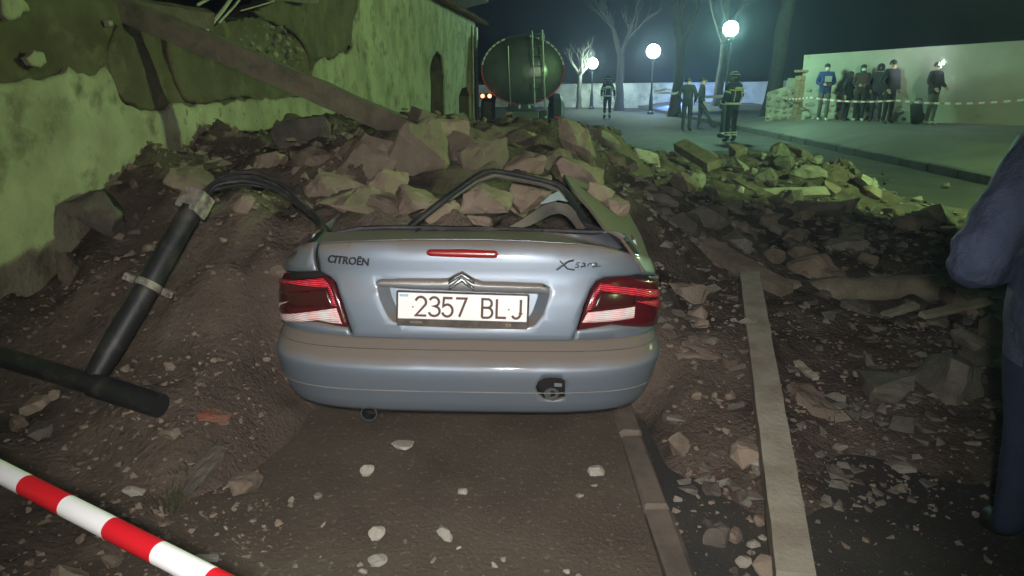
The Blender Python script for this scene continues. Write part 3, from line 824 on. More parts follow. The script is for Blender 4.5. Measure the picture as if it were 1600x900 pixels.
# ================================================================== THE CRUSHED CAR
DUST = (0.185, 0.145, 0.110)
M_paint = mat('silver_blue_paint', (0.245, 0.305, 0.38), 0.42, 0.66, coat=0.2, dust=DUST, dust_amt=0.92, col2=(0.26, 0.305, 0.36), scale=2.5, spec=0.5)
M_paint_d = mat('dusty_paint', (0.26, 0.29, 0.31), 0.6, 0.25, dust=DUST, dust_amt=1.0, col2=(0.17, 0.14, 0.11), scale=9, mix=(0.40, 0.62), bump=0.2, bscale=40)
M_trim = mat('silver_trim', (0.42, 0.43, 0.44), 0.38, 0.6, dust=DUST, dust_amt=0.9)
M_lensr = mat('red_lens', (0.30, 0.006, 0.010), 0.18, coat=0.5)
M_lensd = mat('smoked_lens', (0.055, 0.012, 0.012), 0.2, coat=0.5)
M_housing = mat('lamp_housing', (0.085, 0.008, 0.012), 0.22, coat=0.5)
def ribbed(name, c1, c2, freq, rough=0.25, glow=None):
    m = mat(name, c1, rough, coat=0.3)
    nt = m.node_tree; N = nt.nodes; L = nt.links; b = N['Principled BSDF']
    geo = N.new('ShaderNodeNewGeometry'); sx = N.new('ShaderNodeSeparateXYZ'); L.new(geo.outputs['Position'], sx.inputs[0])
    nz = N.new('ShaderNodeTexNoise'); nz.inputs['Scale'].default_value = 26; nz.inputs['Detail'].default_value = 4; L.new(geo.outputs['Position'], nz.inputs['Vector'])
    mu = N.new('ShaderNodeMath'); mu.operation = 'MULTIPLY'; mu.inputs[1].default_value = freq; L.new(sx.outputs[2], mu.inputs[0])
    sn = N.new('ShaderNodeMath'); sn.operation = 'SINE'; L.new(mu.outputs[0], sn.inputs[0])
    ad = N.new('ShaderNodeMath'); ad.operation = 'MULTIPLY_ADD'; ad.inputs[1].default_value = 3.2; L.new(nz.outputs[0], ad.inputs[0]); L.new(sn.outputs[0], ad.inputs[2])
    mp = N.new('ShaderNodeMapRange'); mp.inputs[1].default_value = 0.9; mp.inputs[2].default_value = 1.9; L.new(ad.outputs[0], mp.inputs[0])
    mx = N.new('ShaderNodeMix'); mx.data_type = 'RGBA'; mx.inputs[6].default_value = (*c1, 1); mx.inputs[7].default_value = (*c2, 1); L.new(mp.outputs[0], mx.inputs[0])
    L.new(mx.outputs[2], b.inputs['Base Color'])
    bp = N.new('ShaderNodeBump'); bp.inputs['Strength'].default_value = 0.5; bp.inputs['Distance'].default_value = 0.003; L.new(sn.outputs[0], bp.inputs['Height']); L.new(bp.outputs[0], b.inputs['Normal'])
    return m
M_lens_up = ribbed('red_ribbed_lens', (0.30, 0.004, 0.012), (0.95, 0.07, 0.11), 2*math.pi/0.0078)
M_lens_lo = ribbed('flash_white_ribbed_lens', (0.95, 0.42, 0.42), (0.99, 0.95, 0.94), 2*math.pi/0.0078)  # near-white colour stands in for the flash thrown back by the lens
M_plate = mat('plate_white', (0.95, 0.94, 0.92), 0.45)
M_plate_t = mat('plate_letter', (0.10, 0.045, 0.03), 0.6)
M_plate_b = mat('plate_blue', (0.35, 0.62, 0.75), 0.5)
M_pframe = mat('plate_frame', (0.045, 0.035, 0.028), 0.6, col2=(0.10, 0.08, 0.06), scale=20)
M_chrome = mat('chrome', (0.7, 0.7, 0.7), 0.15, 1.0)
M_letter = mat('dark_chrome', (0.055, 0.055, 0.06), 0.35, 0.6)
M_xletter = mat('grey_letter', (0.13, 0.135, 0.14), 0.3, 0.7)
M_glass = mat('rear_seal', (0.03, 0.032, 0.036), 0.35, col2=(0.10, 0.09, 0.08), scale=10, mix=(0.45, 0.8), coat=0.3)
M_inter = mat('grey_interior_trim', (0.07, 0.068, 0.064), 0.85, col2=(0.14, 0.125, 0.11), scale=6, dust=DUST, dust_amt=0.6)

CAR_Y = 2.74; CAR_ROLL = R(1.0)
CX = at(724, 482, CAR_Y+0.12).x
CMAT = Matrix.Translation((CX, CAR_Y, 0)) @ Matrix.Rotation(CAR_ROLL, 4, 'Y')
# plan curve of the tail as a superellipse, by arc length
NW, DD, NE = 0.84, 0.43, 4.0
_ph = np.linspace(0, math.pi/2, 400)
_fx = np.sin(_ph)**(2/NE); _fy = 1-np.cos(_ph)**(2/NE)
_ul = np.concatenate([[0], np.cumsum(np.hypot(np.diff(_fx)*NW, np.diff(_fy)*DD))]); UMAX = float(_ul[-1])
def smooth_table(T):
    T = np.array(T); z = np.linspace(T[0, 0], T[-1, 0], 160); out = [z]
    for c in (1, 2):
        y = np.interp(z, T[:, 0], T[:, c]); k = np.ones(7)/7
        yp = np.concatenate([np.full(3, y[0]), y, np.full(3, y[-1])]); out.append(np.convolve(yp, k, 'valid'))
    return out
BODY = smooth_table([(.45, .10, 0.808), (.62, .10, 0.813), (.70, .104, 0.818), (.80, .118, 0.816), (.86, .136, 0.806), (.90, .146, 0.790), (.94, .146, 0.763), (.985, .152, 0.723), (1.01, .165, 0.688), (1.03, .185, 0.648), (1.06, .23, 0.598)])
BUMP = smooth_table([(.29, .10, 0.733), (.325, .06, 0.763), (.37, .032, 0.786), (.44, .014, 0.806), (.50, .002, 0.818), (.545, .0, 0.828), (.562, .008, 0.828), (.580, .034, 0.824), (.595, .048, 0.820), (.601, .052, 0.820), (.607, .062, 0.818), (.625, .088, 0.810), (.66, .12, 0.798)])
def car_raw(u, z, T):
    y0 = float(np.interp(z, T[0], T[1])); W = float(np.interp(z, T[0], T[2]))
    s = -1 if u < 0 else 1; au = abs(u)
    if au <= UMAX:
        fx = float(np.interp(au, _ul, _fx)); fy = float(np.interp(au, _ul, _fy))
        return Vector((s*W*fx, y0 + DD*fy, z))
    return Vector((s*W, y0 + DD + (au-UMAX), z))
def car_surf(T, din=0.0):
    def s(u, z):
        p = car_raw(u, z, T); e = 0.004
        du = car_raw(u+e, z, T) - car_raw(u-e, z, T); dz = car_raw(u, z+e, T) - car_raw(u, z-e, T)
        n = du.cross(dz).normalized()
        return p + n*din, n
    return s
S_body = car_surf(BODY); S_bump = car_surf(BUMP)
def car_uv(px, py, T=None):
    T = BODY if T is None else T
    lo_u, hi_u, lo_z, hi_z = -1.45, 1.45, T[0][0], T[0][-1]
    M = np.array(CMAT)
    for it in range(6):
        u, z = np.meshgrid(np.linspace(lo_u, hi_u, 60), np.linspace(lo_z, hi_z, 60))
        y0 = np.interp(z, T[0], T[1]); W = np.interp(z, T[0], T[2]); au = np.abs(u)
        fx = np.interp(au, _ul, _fx); fy = np.interp(au, _ul, _fy)
        x = np.sign(u)*W*fx; y = y0+DD*fy+np.maximum(0, au-UMAX)
        X = M[0, 0]*x+M[0, 1]*y+M[0, 2]*z+M[0, 3]; Y = M[1, 0]*x+M[1, 1]*y+M[1, 2]*z+M[1, 3]; Z = M[2, 0]*x+M[2, 1]*y+M[2, 2]*z+M[2, 3]
        dep = Y*CT+(CAM_H-Z)*ST
        qx = 800+FPX*X/dep; qy = 450+FPX*((CAM_H-Z)*CT-Y*ST)/dep
        d = (qx-px)**2+(qy-py)**2 + 4*np.maximum(0, au-1.0)
        i = np.unravel_index(np.argmin(d), d.shape); bu, bz = float(u[i]), float(z[i])
        du = (hi_u-lo_u)/60*1.6; dz = (hi_z-lo_z)/60*1.6
        lo_u, hi_u = bu-du, bu+du; lo_z, hi_z = max(T[0][0], bz-dz), min(T[0][-1], bz+dz)
    return (bu, bz)
car = tag(empty('crushed_car', (0, 0, 0)), 'silver-blue hatchback crushed under rubble, rear end facing the camera', 'car')
car.matrix_world = CMAT
CU = lambda pts, T=None: [car_uv(x, y, T) for x, y in pts]
CI = CMAT.inverted()
cl = lambda px, py, Y: CI @ at(px, py, Y)
# dark inner shell showing in the panel gaps
RCP = [(590, 440), (723, 443), (858, 450), (853, 474), (846, 492), (836, 505), (820, 512), (723, 510), (640, 506), (616, 501), (606, 490), (597, 470)]
patch('inner_shell', [(-1.25, .46), (1.25, .46), (1.25, .98), (1.0, 1.0), (-1.0, 1.0), (-1.25, .98)], car_surf(BODY, -0.022), M_dark, car, holes=[CU(RCP)], h=0.06, thick=0.01)
# bumper with its missing tow-eye cover
th = CU([(837, 605), (841, 596), (850, 591), (862, 590), (876, 591), (883, 595), (883, 608), (882, 622), (866, 627), (850, 624), (841, 616)], BUMP)
bz0 = .325
bl = [(-2.0, .40)] + [(-1.2+0.1*k, bz0 + (0.004 if abs(-1.2+.1*k) < .8 else 0.0)) for k in range(25)] + [(2.0, .40), (2.0, .640), (1.2, .648), (0.6, .648), (0, .648), (-.6, .648), (-1.2, .648), (-2.0, .640)]
patch('bumper', bl, S_bump, M_paint, car, holes=[th], h=0.022, thick=0.012)
patch('tow_eye_recess', [((a-th[0][0])*1.12+th[0][0]-0.008, (b-.44)*1.15+.44) for a, b in th], car_surf(BUMP, -0.035), M_dark, car, h=0.03, thick=0.01)
q = CU([(862, 618)], BUMP)[0]; p0, n0 = S_bump(*q)
eye = MB(); ring = [p0 - n0*0.012 + Vector((math.cos(a)*0.024, 0, math.sin(a)*0.020)) for a in np.linspace(0, 2*math.pi, 13)]
eye.tube(ring, 0.007, 6).build('tow_eye', M_steel, car, True)
MB().box(p0 - n0*0.016 + Vector((-0.016, 0, -0.004)), (0.028, 0.01, 0.026), bev=0.004).build('bracket', M_steel, car)
q = CU([(872, 601)], BUMP)[0]; p0, n0 = S_bump(*q)
MB().box(p0 + n0*0.002, (0.032, 0.006, 0.016), (0, 0.05, 0), bev=0.004).build('broken_cover', M_paint, car)
# bumper grooves drawn by colour: pale bead for glint, dark bead for shade
for zz, mm, rr in ((.440, M_trim, .0022), (.6025, M_pframe, .0016)):
    pth = [S_bump(u, zz)[0] + S_bump(u, zz)[1]*0.0004 for u in np.linspace(-1.35, 1.35, 70)]
    MB().tube(pth, rr, 5).build('groove_line', mm, car)
# tailgate with the number-plate recess
tg = CU([(500, 380), (560, 377), (650, 375), (730, 375), (820, 377), (900, 382), (950, 388), (982, 396), (998, 410), (1003, 424),
         (998, 428), (945, 433), (931, 439), (922, 452), (912, 476), (901, 514), (892, 532), (800, 532), (723, 531), (640, 529), (554, 526), (547, 507), (536, 472), (526, 442), (516, 432), (502, 424), (500, 410)])
rc = CU([(590, 440), (723, 443), (858, 450), (853, 474), (846, 492), (836, 505), (820, 512), (723, 510), (640, 506), (616, 501), (606, 490), (597, 470)])
patch('tailgate', tg, S_body, M_paint, car, holes=[rc], h=0.028, proud=0.004, thick=0.02, ring=0.008, puff=0.008, puff_h=0.004)
rco = [((a-0.0)*1.0, b) for a, b in rc]
cxr = sum(p[0] for p in rco)/len(rco); czr = sum(p[1] for p in rco)/len(rco)
# recess pan: sloping sides down to a flat back
outer = [S_body(a, b)[0]+S_body(a, b)[1]*0.003 for a, b in resample(rco, 0.02)]
inner = []
for a, b in resample(rco, 0.02):
    a2 = cxr+(a-cxr)*0.88; b2 = czr+(b-czr)*0.86
    p, n = S_body(a2, b2); inner.append(p-n*0.035)
mb = MB(); k = len(outer); mb.add(outer+inner, [(i, (i+1) % k, k+(i+1) % k, k+i) for i in range(k)] + [tuple(range(k, 2*k))])
mb.build('plate_recess', M_paint, car, True)
# handle trim with raised middle
trim = CU([(587, 447), (588, 440), (596, 435), (640, 434), (690, 434), (700, 433), (722, 421), (744, 435), (756, 438), (800, 439), (845, 441), (856, 446), (860, 456), (858, 459), (800, 458), (723, 455), (650, 452)])
hb = patch('tailgate_handle', trim, S_body, M_trim, car, h=0.02, proud=0.004, thick=0.02, puff=0.020, puff_h=0.020)
def chevron(px, py, w, hgt, t):
    """one chevron as an extruded open V"""
    L = [(px-w, py+hgt), (px, py), (px+w, py+hgt), (px+w, py+hgt+t), (px, py+t*1.1), (px-w, py+hgt+t)]
    return CU(L)
emb = empty('emblem'); emb.parent = car
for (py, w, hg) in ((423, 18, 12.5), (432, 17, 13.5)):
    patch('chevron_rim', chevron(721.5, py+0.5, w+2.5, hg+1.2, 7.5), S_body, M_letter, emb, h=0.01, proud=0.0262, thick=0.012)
    patch('chevron', chevron(721.5, py+2, w, hg, 4.4), S_body, M_chrome, emb, h=0.01, proud=0.030, thick=0.014, puff=0.003, puff_h=0.003)
# plate
def uvq(px, py): 
    return car_uv(px, py)
plc = car_uv(723, 481); ppos, pn = S_body(*plc)
plate = empty('number_plate'); plate.parent = car
PT = 0.012
pm = Matrix.Translation(ppos + pn*0.004) @ Matrix.Rotation(R(0.8), 4, 'Y') @ Matrix.Rotation(-math.asin(max(-1, min(1, pn.z))), 4, 'X')
def plate_part(mb, name, m): 
    mb.v = [pm @ v for v in mb.v]; return mb.build(name, m, plate)
PW, PHt = 0.520, 0.112
plate_part(MB().box((0, 0.004, -0.010), (PW+0.016, 0.012, PHt+0.036), bev=0.005), 'plate_frame', M_pframe)
plate_part(MB().box((0, -0.0045, 0.004), (PW, 0.006, PHt-0.006), bev=0.002), 'plate_face', M_plate)
plate_part(MB().box((-PW/2+0.024, -0.0085, 0.046), (0.034, 0.002, 0.010), bev=0.001), 'country_strip', M_plate_b)
def plate_text(body, size, x, z, m, y=-0.0085, sp=1.0, sx=1.0, bold=0.0, shear=0):
    me = text_mesh('plate_text', body, size, m, 0.001, space=sp, bold=bold, shear=shear)
    o = new_obj('plate_characters', me, plate)
    o.matrix_local = pm @ Matrix.Translation((x, y, z)) @ Matrix.Rotation(R(90), 4, 'X') @ Matrix.Diagonal((sx, 1, 1, 1))
    return o
def arc(cx, cy, rx, ry, a0, a1, n=10): return [(cx+rx*math.cos(R(a0+(a1-a0)*k/n)), cy+ry*math.sin(R(a0+(a1-a0)*k/n))) for k in range(n+1)]
GL = {'2': [arc(.5, .72, .42, .28, 165, -25, 12) + [(.10, .02), (.95, .02)]],
      '3': [arc(.48, .76, .38, .24, 160, -75, 10) + [(.40, .53)] + arc(.48, .27, .44, .26, 75, -165, 12)],
      '5': [[(.88, .98), (.20, .98), (.14, .54)] + arc(.47, .32, .43, .32, 125, -160, 12)],
      '7': [[(.08, .98), (.92, .98), (.36, .0)]],
      'B': [[(.12, .0), (.12, .98), (.52, .98)] + arc(.58, .755, .30, .225, 90, -90, 8) + [(.14, .53)], [(.55, .53)] + arc(.58, .265, .36, .265, 90, -90, 8) + [(.12, .0)]],
      'L': [[(.15, 1.0), (.15, .02), (.92, .02)]],
      'J': [[(.82, 1.0), (.82, .30)] + arc(.46, .30, .36, .30, 0, -150, 10)]}
def glyph(ch, x, w=0.050, hgt=0.077, sw=0.0098):
    mb = MB()
    for st in GL[ch]:
        P = [Vector((x+(q[0]-.5)*w, 0, 0.003+(q[1]-.5)*hgt)) for q in st]
        vs = []; fs = []; n = len(P)
        for i in range(n):
            t0 = (P[i]-P[i-1]).normalized() if i else (P[1]-P[0]).normalized(); t1 = (P[i+1]-P[i]).normalized() if i < n-1 else t0
            nn = Vector((-(t0.z+t1.z), 0, t0.x+t1.x)); nn = nn.normalized() if nn.length > 1e-6 else Vector((0, 0, 1))
            k = 1/max(.5, nn.dot(Vector((-t0.z, 0, t0.x))))
            for yy in (-0.0090, -0.0074):
                for s in (-1, 1): vs.append(P[i]+nn*s*sw/2*k+Vector((0, yy, 0)))
        for i in range(n-1):
            a = i*4; b = a+4; fs += [(a, b, b+1, a+1), (a+2, a+3, b+3, b+2), (a, a+2, b+2, b), (a+1, b+1, b+3, a+3)]
        fs += [(0, 1, 3, 2), ((n-1)*4, (n-1)*4+2, (n-1)*4+3, (n-1)*4+1)]
        mb.add(vs, fs)
    plate_part(mb, 'plate_character', M_plate_t)
for ch, x in zip('2357', (-0.168, -0.113, -0.060, -0.006)): glyph(ch, x)
for ch, x in zip('BLJ', (0.098, 0.155, 0.218)): glyph(ch, x)
for x in (-0.200, 0.186):
    plate_part(MB().lathe([(0.0035, 0), (0.003, 0.002)], 8, Matrix.Translation((x, -0.0075, 0.0)) @ Matrix.Rotation(R(90), 4, 'X')), 'rivet', M_plate_t)
M_ptxt = mat('frame_print', (0.28, 0.22, 0.14), 0.6)
plate_text('WWW.', 0.016, -0.185, -0.0645, M_ptxt, y=-0.0035)
plate_part(MB().box((0.187, -0.003, -0.0645), (0.020, 0.002, 0.010), bev=0.001), 'print_mark', M_ptxt)
plate_part(MB().box((0.187, -0.0043, -0.0645), (0.012, 0.002, 0.005), bev=0.001), 'print_mark', M_pframe)
# lettering
def on_body_text(body, px, py, width_px, m, shear=0.0, rot=0.0, bold=0.0, sp=1.0, nm='brand_lettering', par=None, sy=1.0):
    me = text_mesh(nm, body, 0.05, m, 0.002, shear=shear, bold=bold, space=sp)
    w = max(v.co.x for v in me.vertices) - min(v.co.x for v in me.vertices)
    a = car_uv(px-width_px/2, py); b = car_uv(px+width_px/2, py); c = car_uv(px, py)
    s = abs(b[0]-a[0])/w
    ca, sa = math.cos(rot), math.sin(rot)
    for v in me.vertices:
        x, y = v.co.x*s, v.co.y*s*sy
        x, y = x*ca-y*sa, x*sa+y*ca
        p, n = S_body(c[0]+x, c[1]+y); v.co = p + n*(0.0125 + v.co.z)
    return new_obj(nm, me, par if par else car)
on_body_text('CITROËN', 547, 407.5, 67, M_letter, shear=-0.30, rot=R(-1.0), bold=0.0015, sy=0.86)
md = empty('model_lettering'); md.parent = car
def stroke(pts, r, rz=0.0):
    P = []
    for i in range(len(pts)-1):
        for t in (0, .5): P.append((pts[i][0]+(pts[i+1][0]-pts[i][0])*t, pts[i][1]+(pts[i+1][1]-pts[i][1])*t))
    P.append(pts[-1]); Q = []
    for q in P:
        s_, n_ = S_body(*car_uv(*q)); Q.append(s_ + n_*0.0105)
    return MB().tube(Q, r, 6)
for rr, *sts in ((0.0042, [(869, 421), (878, 414.5), (888, 408), (896, 406.5)]), (0.0036, [(874, 407), (880, 413), (886, 419), (897, 421)]),):
    for s_ in sts: stroke(s_, rr).build('letter', M_xletter, md, True)
for pts in ([(905, 410), (900, 410.3), (899, 412.3), (903, 414.2), (902.5, 416.8), (897.5, 417)], [(913, 411), (908.5, 411), (906.5, 414), (908, 417), (911.5, 415.5), (913.3, 411), (913, 417)],
            [(917.5, 417), (918.3, 411), (918.2, 413), (922.5, 411)], [(931, 411), (926.5, 411), (924.5, 414), (926, 417), (929.5, 415.5), (931.3, 411), (931, 417), (937, 415)]):
    stroke(pts, 0.0026).build('letter', M_xletter, md, True)
# third brake light
bk = CU([(668, 392), (672, 390), (723, 390), (773, 392), (777, 394), (779, 398), (776, 402), (770, 403), (723, 402), (674, 400), (668, 398), (666, 395)])
M_bk = mat('brake_lens', (0.32, 0.018, 0.014), 0.25, coat=0.5)
patch('brake_light', bk, S_body, M_bk, car, h=0.015, proud=0.008, thick=0.01, puff=0.008, puff_h=0.004)
# quarter panels
qL = CU([(496, 379), (482, 386), (468, 395), (457, 407), (453, 417), (496, 423)])
patch('quarter_panel', qL, car_surf(BODY, 0.006), M_paint, car, h=0.03, proud=0.0, thick=0.012)
qLl = [(-UMAX-0.3, .655), (-UMAX, .66)] + CU([(441, 494), (500, 503), (543, 512), (551, 529), (500, 527), (443, 524)]) + [(-UMAX, .60), (-UMAX-0.3, .60)]
qLl = CU([(440, 493), (500, 503), (543, 512), (551, 529), (500, 526), (440, 522)])
patch('quarter_panel', [(-UMAX-.2, qLl[0][1]+0.01)] + qLl + [(-UMAX-.2, qLl[-1][1])], S_body, M_paint, car, h=0.03, thick=0.012)
qRl = CU([(899, 517), (955, 507), (1010, 497), (1015, 528), (955, 532), (895, 535)])
patch('quarter_panel', qRl[:3] + [(UMAX+.2, qRl[2][1]+0.012), (UMAX+.2, qRl[3][1])] + qRl[3:], S_body, M_paint, car, h=0.03, thick=0.012)
# lamps
def tail(name, hous, ups, mids, los, lab):
    e = empty('tail_light'); e.parent = car; e['label'] = lab
    hs = CU(hous)
    patch('housing', hs, S_body, M_housing, e, h=0.02, proud=0.010, thick=0.03, puff=0.012, puff_h=0.006)
    patch('red_lens', CU(ups), S_body, M_lens_up, e, h=0.015, proud=0.0190, thick=0.004)
    patch('smoked_lens', CU(mids), S_body, M_lensd, e, h=0.015, proud=0.0188, thick=0.004)
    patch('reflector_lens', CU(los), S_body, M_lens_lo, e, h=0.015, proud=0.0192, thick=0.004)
tail('tail_light', [(448, 427), (480, 427), (511, 431), (520, 437), (526, 446), (536, 474), (546, 507), (541, 510), (500, 502), (440, 490), (437, 470), (441, 445)],
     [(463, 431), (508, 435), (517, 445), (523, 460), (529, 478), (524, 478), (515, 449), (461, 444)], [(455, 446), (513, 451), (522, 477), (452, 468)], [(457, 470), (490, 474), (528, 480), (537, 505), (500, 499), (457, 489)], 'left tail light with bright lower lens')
tail('tail_light', [(932, 441), (945, 436), (970, 432), (1003, 429), (1011, 436), (1014, 455), (1013, 480), (1007, 494), (955, 505), (903, 514), (914, 476), (924, 451)],
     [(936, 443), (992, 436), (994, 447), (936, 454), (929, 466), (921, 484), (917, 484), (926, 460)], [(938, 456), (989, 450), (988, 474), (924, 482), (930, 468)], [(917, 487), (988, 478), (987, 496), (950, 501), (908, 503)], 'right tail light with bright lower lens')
rl_ = [o for o in car.children if o.get('label', '').startswith('right tail')][0]
patch('side_lens', CU([(993, 437), (1004, 435), (1009, 446), (1010, 470), (1005, 486), (991, 491), (990, 470)]), S_body, M_lens_up, rl_, h=0.015, proud=0.0186, thick=0.004)
# top of the tailgate under its coat of dust
lip = [CMAT.inverted() @ (CMAT @ (S_body(*car_uv(x, y))[0])) + S_body(*car_uv(x, y))[1]*0.006 for x, y in ((500, 380), (560, 377), (650, 375), (730, 375), (820, 377), (900, 382), (950, 388), (982, 396), (997, 409))]
base = [cl(508, 363, 3.13), cl(560, 360, 3.17), cl(650, 359, 3.19), cl(730, 359, 3.20), cl(820, 361, 3.2), cl(900, 363, 3.19), cl(948, 364, 3.16), cl(962, 366, 3.13), cl(975, 372, 3.1)]
MB().strip(lip, base, 0.012, 30).build('tailgate_top', M_paint, car, True)
# right shoulder and rear pillar, bent but still standing
MB().strip([cl(1004, 426, 2.96), cl(1013, 432, 3.2), cl(1011, 405, 3.45), cl(998, 368, 3.8), cl(982, 338, 4.2), cl(965, 308, 4.6)],
           [cl(990, 403, 2.93), cl(966, 370, 3.08), cl(944, 361, 3.16), cl(920, 328, 3.4), cl(893, 298, 3.6), cl(880, 276, 4.0)], -0.012, 22).build('rear_pillar', M_paint_d, car, True)
wpanel = MB()
for sx in (-1, 1):
    out = [(sx*1.0, .36), (sx*1.55, .36), (sx*1.62, .55), (sx*1.8, .66), (sx*2.0, .66), (sx*2.2, .55), (sx*2.25, .36), (sx*4.0, .36), (sx*4.2, .5), (sx*4.4, .6), (sx*4.6, .6), (sx*4.75, .5), (sx*4.8, .36), (sx*5.0, .36), (sx*5.0, .80), (sx*2.6, .94), (sx*1.25, .94), (sx*1.22, .6), (sx*1.22, .5)]
    out = [(sx*(UMAX+.16), .40), (sx*1.62, .40)] + out[2:6] + [(sx*2.28, .38)] + out[7:15] + [(sx*2.6, .93), (sx*(UMAX+.16), .93)]
    patch('side_panel', out, car_surf(BODY, 0.0) if True else S_body, M_paint, car, h=0.12, thick=0.012)
wh = MB().lathe([(0.19, -0.09), (0.28, -0.09), (0.30, -0.06), (0.30, 0.06), (0.28, 0.09), (0.19, 0.09)], 28, Matrix.Rotation(R(90), 4, 'Y')).data('wheel', M_rubber, True)
rm = MB().lathe([(0.19, -0.085), (0.17, -0.03), (0.04, -0.04), (0.04, 0.04), (0.17, 0.03), (0.19, 0.085)], 20, Matrix.Rotation(R(90), 4, 'Y')).data('wheel_rim', M_steel, True)
for sx in (-1, 1):
    for yy in (0.98, 3.50):
        o = new_obj('wheel', wh, car); o.location = (sx*0.71, yy, 0.31+PZ*0.6); new_obj('wheel_rim', rm, o)
MB().box((0, 2.1, 0.46), (1.4, 3.0, 0.06)).build('floor_pan', M_dark, car)
# rear window surround, bent upwards
fr = [cl(*q) for q in ((640, 354, 3.20), (664, 335, 3.28), (700, 307, 3.38), (742, 277, 3.50), (757, 269, 3.55), (772, 267, 3.57), (800, 271, 3.58), (845, 281, 3.60), (872, 289, 3.6), (884, 300, 3.56), (896, 318, 3.46), (908, 338, 3.34), (918, 352, 3.26), (940, 361, 3.19))]
MB().tube(fr, 0.0125, 8, sx=1.4).build('rear_window_frame', M_glass, car, True)
fr2 = [cl(*q) for q in ((700, 313, 3.41), (745, 284, 3.52), (772, 274, 3.59), (845, 288, 3.62), (870, 297, 3.62), (882, 308, 3.58))]
MB().tube(fr2, 0.010, 6).build('rear_window_seal', M_inter, car, True)
MB().tube([cl(522, 364, 3.13), cl(560, 358, 3.17), cl(600, 356, 3.19), cl(650, 356, 3.2), cl(723, 357, 3.21), (cl(800, 359, 3.21)), cl(870, 361, 3.2), cl(925, 363, 3.18), cl(948, 362, 3.17)], [.008, .014, .012, .012, .012, .012, .012, .012, .008], 8).build('window_base_seal', M_rubber, car, True)
# inner side trim seen through the missing glass
MB().strip([cl(786, 360, 3.24), cl(815, 343, 3.3), cl(845, 322, 3.38), cl(866, 315, 3.42), (cl(888, 319, 3.42)), cl(905, 335, 3.36), cl(918, 356, 3.26)],
           [cl(806, 361, 3.26), cl(832, 351, 3.32), cl(858, 336, 3.4), cl(874, 333, 3.42), cl(886, 338, 3.40), cl(896, 348, 3.36), cl(902, 360, 3.28)], 0.01, 20).build('side_trim', M_inter, car, True)
MB().strip([cl(842, 320, 3.40), cl(858, 306, 3.44), cl(872, 300, 3.48)], [cl(856, 318, 3.42), cl(872, 313, 3.45), cl(886, 316, 3.46)], 0.008, 8).build('quarter_window', mat('quarter_glass', (0.30, 0.36, 0.38), 0.2, coat=0.4), car, True)
# wiper
wp = empty('rear_wiper'); wp.parent = car
c = cl(657, 364, 3.14)
MB().lathe([(0.022, -0.01), (0.022, 0.012), (0.012, 0.02)], 12, Matrix.Translation(c)).build('pivot', M_rubber, wp, True)
MB().tube([c+Vector((0, 0, .014)), cl(700, 357, 3.16), cl(770, 356, 3.17)], [.008, .007, .005], 6).build('arm', M_rubber, wp)
MB().tube([cl(690, 359, 3.15), cl(770, 359, 3.16), cl(850, 360, 3.17)], .005, 6).build('blade', M_rubber, wp)
# exhaust
c = cl(577, 646, 2.80)
MB().lathe([(0.033, -0.30), (0.034, 0.012), (0.030, 0.012), (0.0295, -0.01)], 20, Matrix.Translation(c+Vector((0, 0.0, 0.004))) @ Matrix.Rotation(R(90), 4, 'X'), caps=False).build('exhaust_pipe', M_steel, car, True)
MB().lathe([(0.0292, -0.2), (0.0292, 0.004)], 20, Matrix.Translation(c+Vector((0, 0.0, 0.004))) @ Matrix.Rotation(R(90), 4, 'X'), caps=False).build('pipe_bore', M_dark, car, True)
MB().lathe([(0.0288, -0.05), (0.0288, -0.045)], 20, Matrix.Translation(c+Vector((0, 0.0, 0.004))) @ Matrix.Rotation(R(90), 4, 'X')).build('dark_bore_plug', M_dark, car)  # black plug and bore lining put the pipe's inner shade into colour

# ================================================================== COLLAPSE HEAP
CP = []
def cp(px, py, Y): p = at(px, py, Y); CP.append((p.x, p.y, p.z))
for q in [(420, 560, 3.2), (440, 450, 3.25), (350, 400, 3.7), (350, 300, 4.3), (300, 275, 4.8), (180, 400, 4.2), (60, 462, 3.9), (330, 560, 3.2), (250, 620, 3.0), (400, 330, 4.0),
          (560, 330, 4.0), (500, 245, 5.2), (640, 196, 6.0), (800, 192, 7.0), (700, 300, 4.5), (800, 345, 4.0), (870, 240, 6.0), (930, 285, 5.2), (560, 230, 5.6), (720, 212, 5.6), (850, 200, 6.6), (700, 345, 3.8), (610, 345, 3.8),
          (1000, 335, 6.0), (1015, 440, 4.1), (1035, 525, 3.4), (1045, 590, 3.05), (1100, 505, 4.0), (1120, 645, 3.2), (1200, 445, 5.0), (1200, 335, 7.5), (1100, 275, 9.5), (1250, 255, 10.6), (1190, 246, 11.4),
          (950, 235, 11.0), (1450, 335, 8.8), (1500, 455, 5.5), (1470, 600, 3.6), (1300, 600, 3.6), (1380, 470, 5.0), (1060, 300, 8.0), (900, 200, 9.0), (1000, 250, 10.0), (1300, 380, 6.6)]:
    cp(*q)
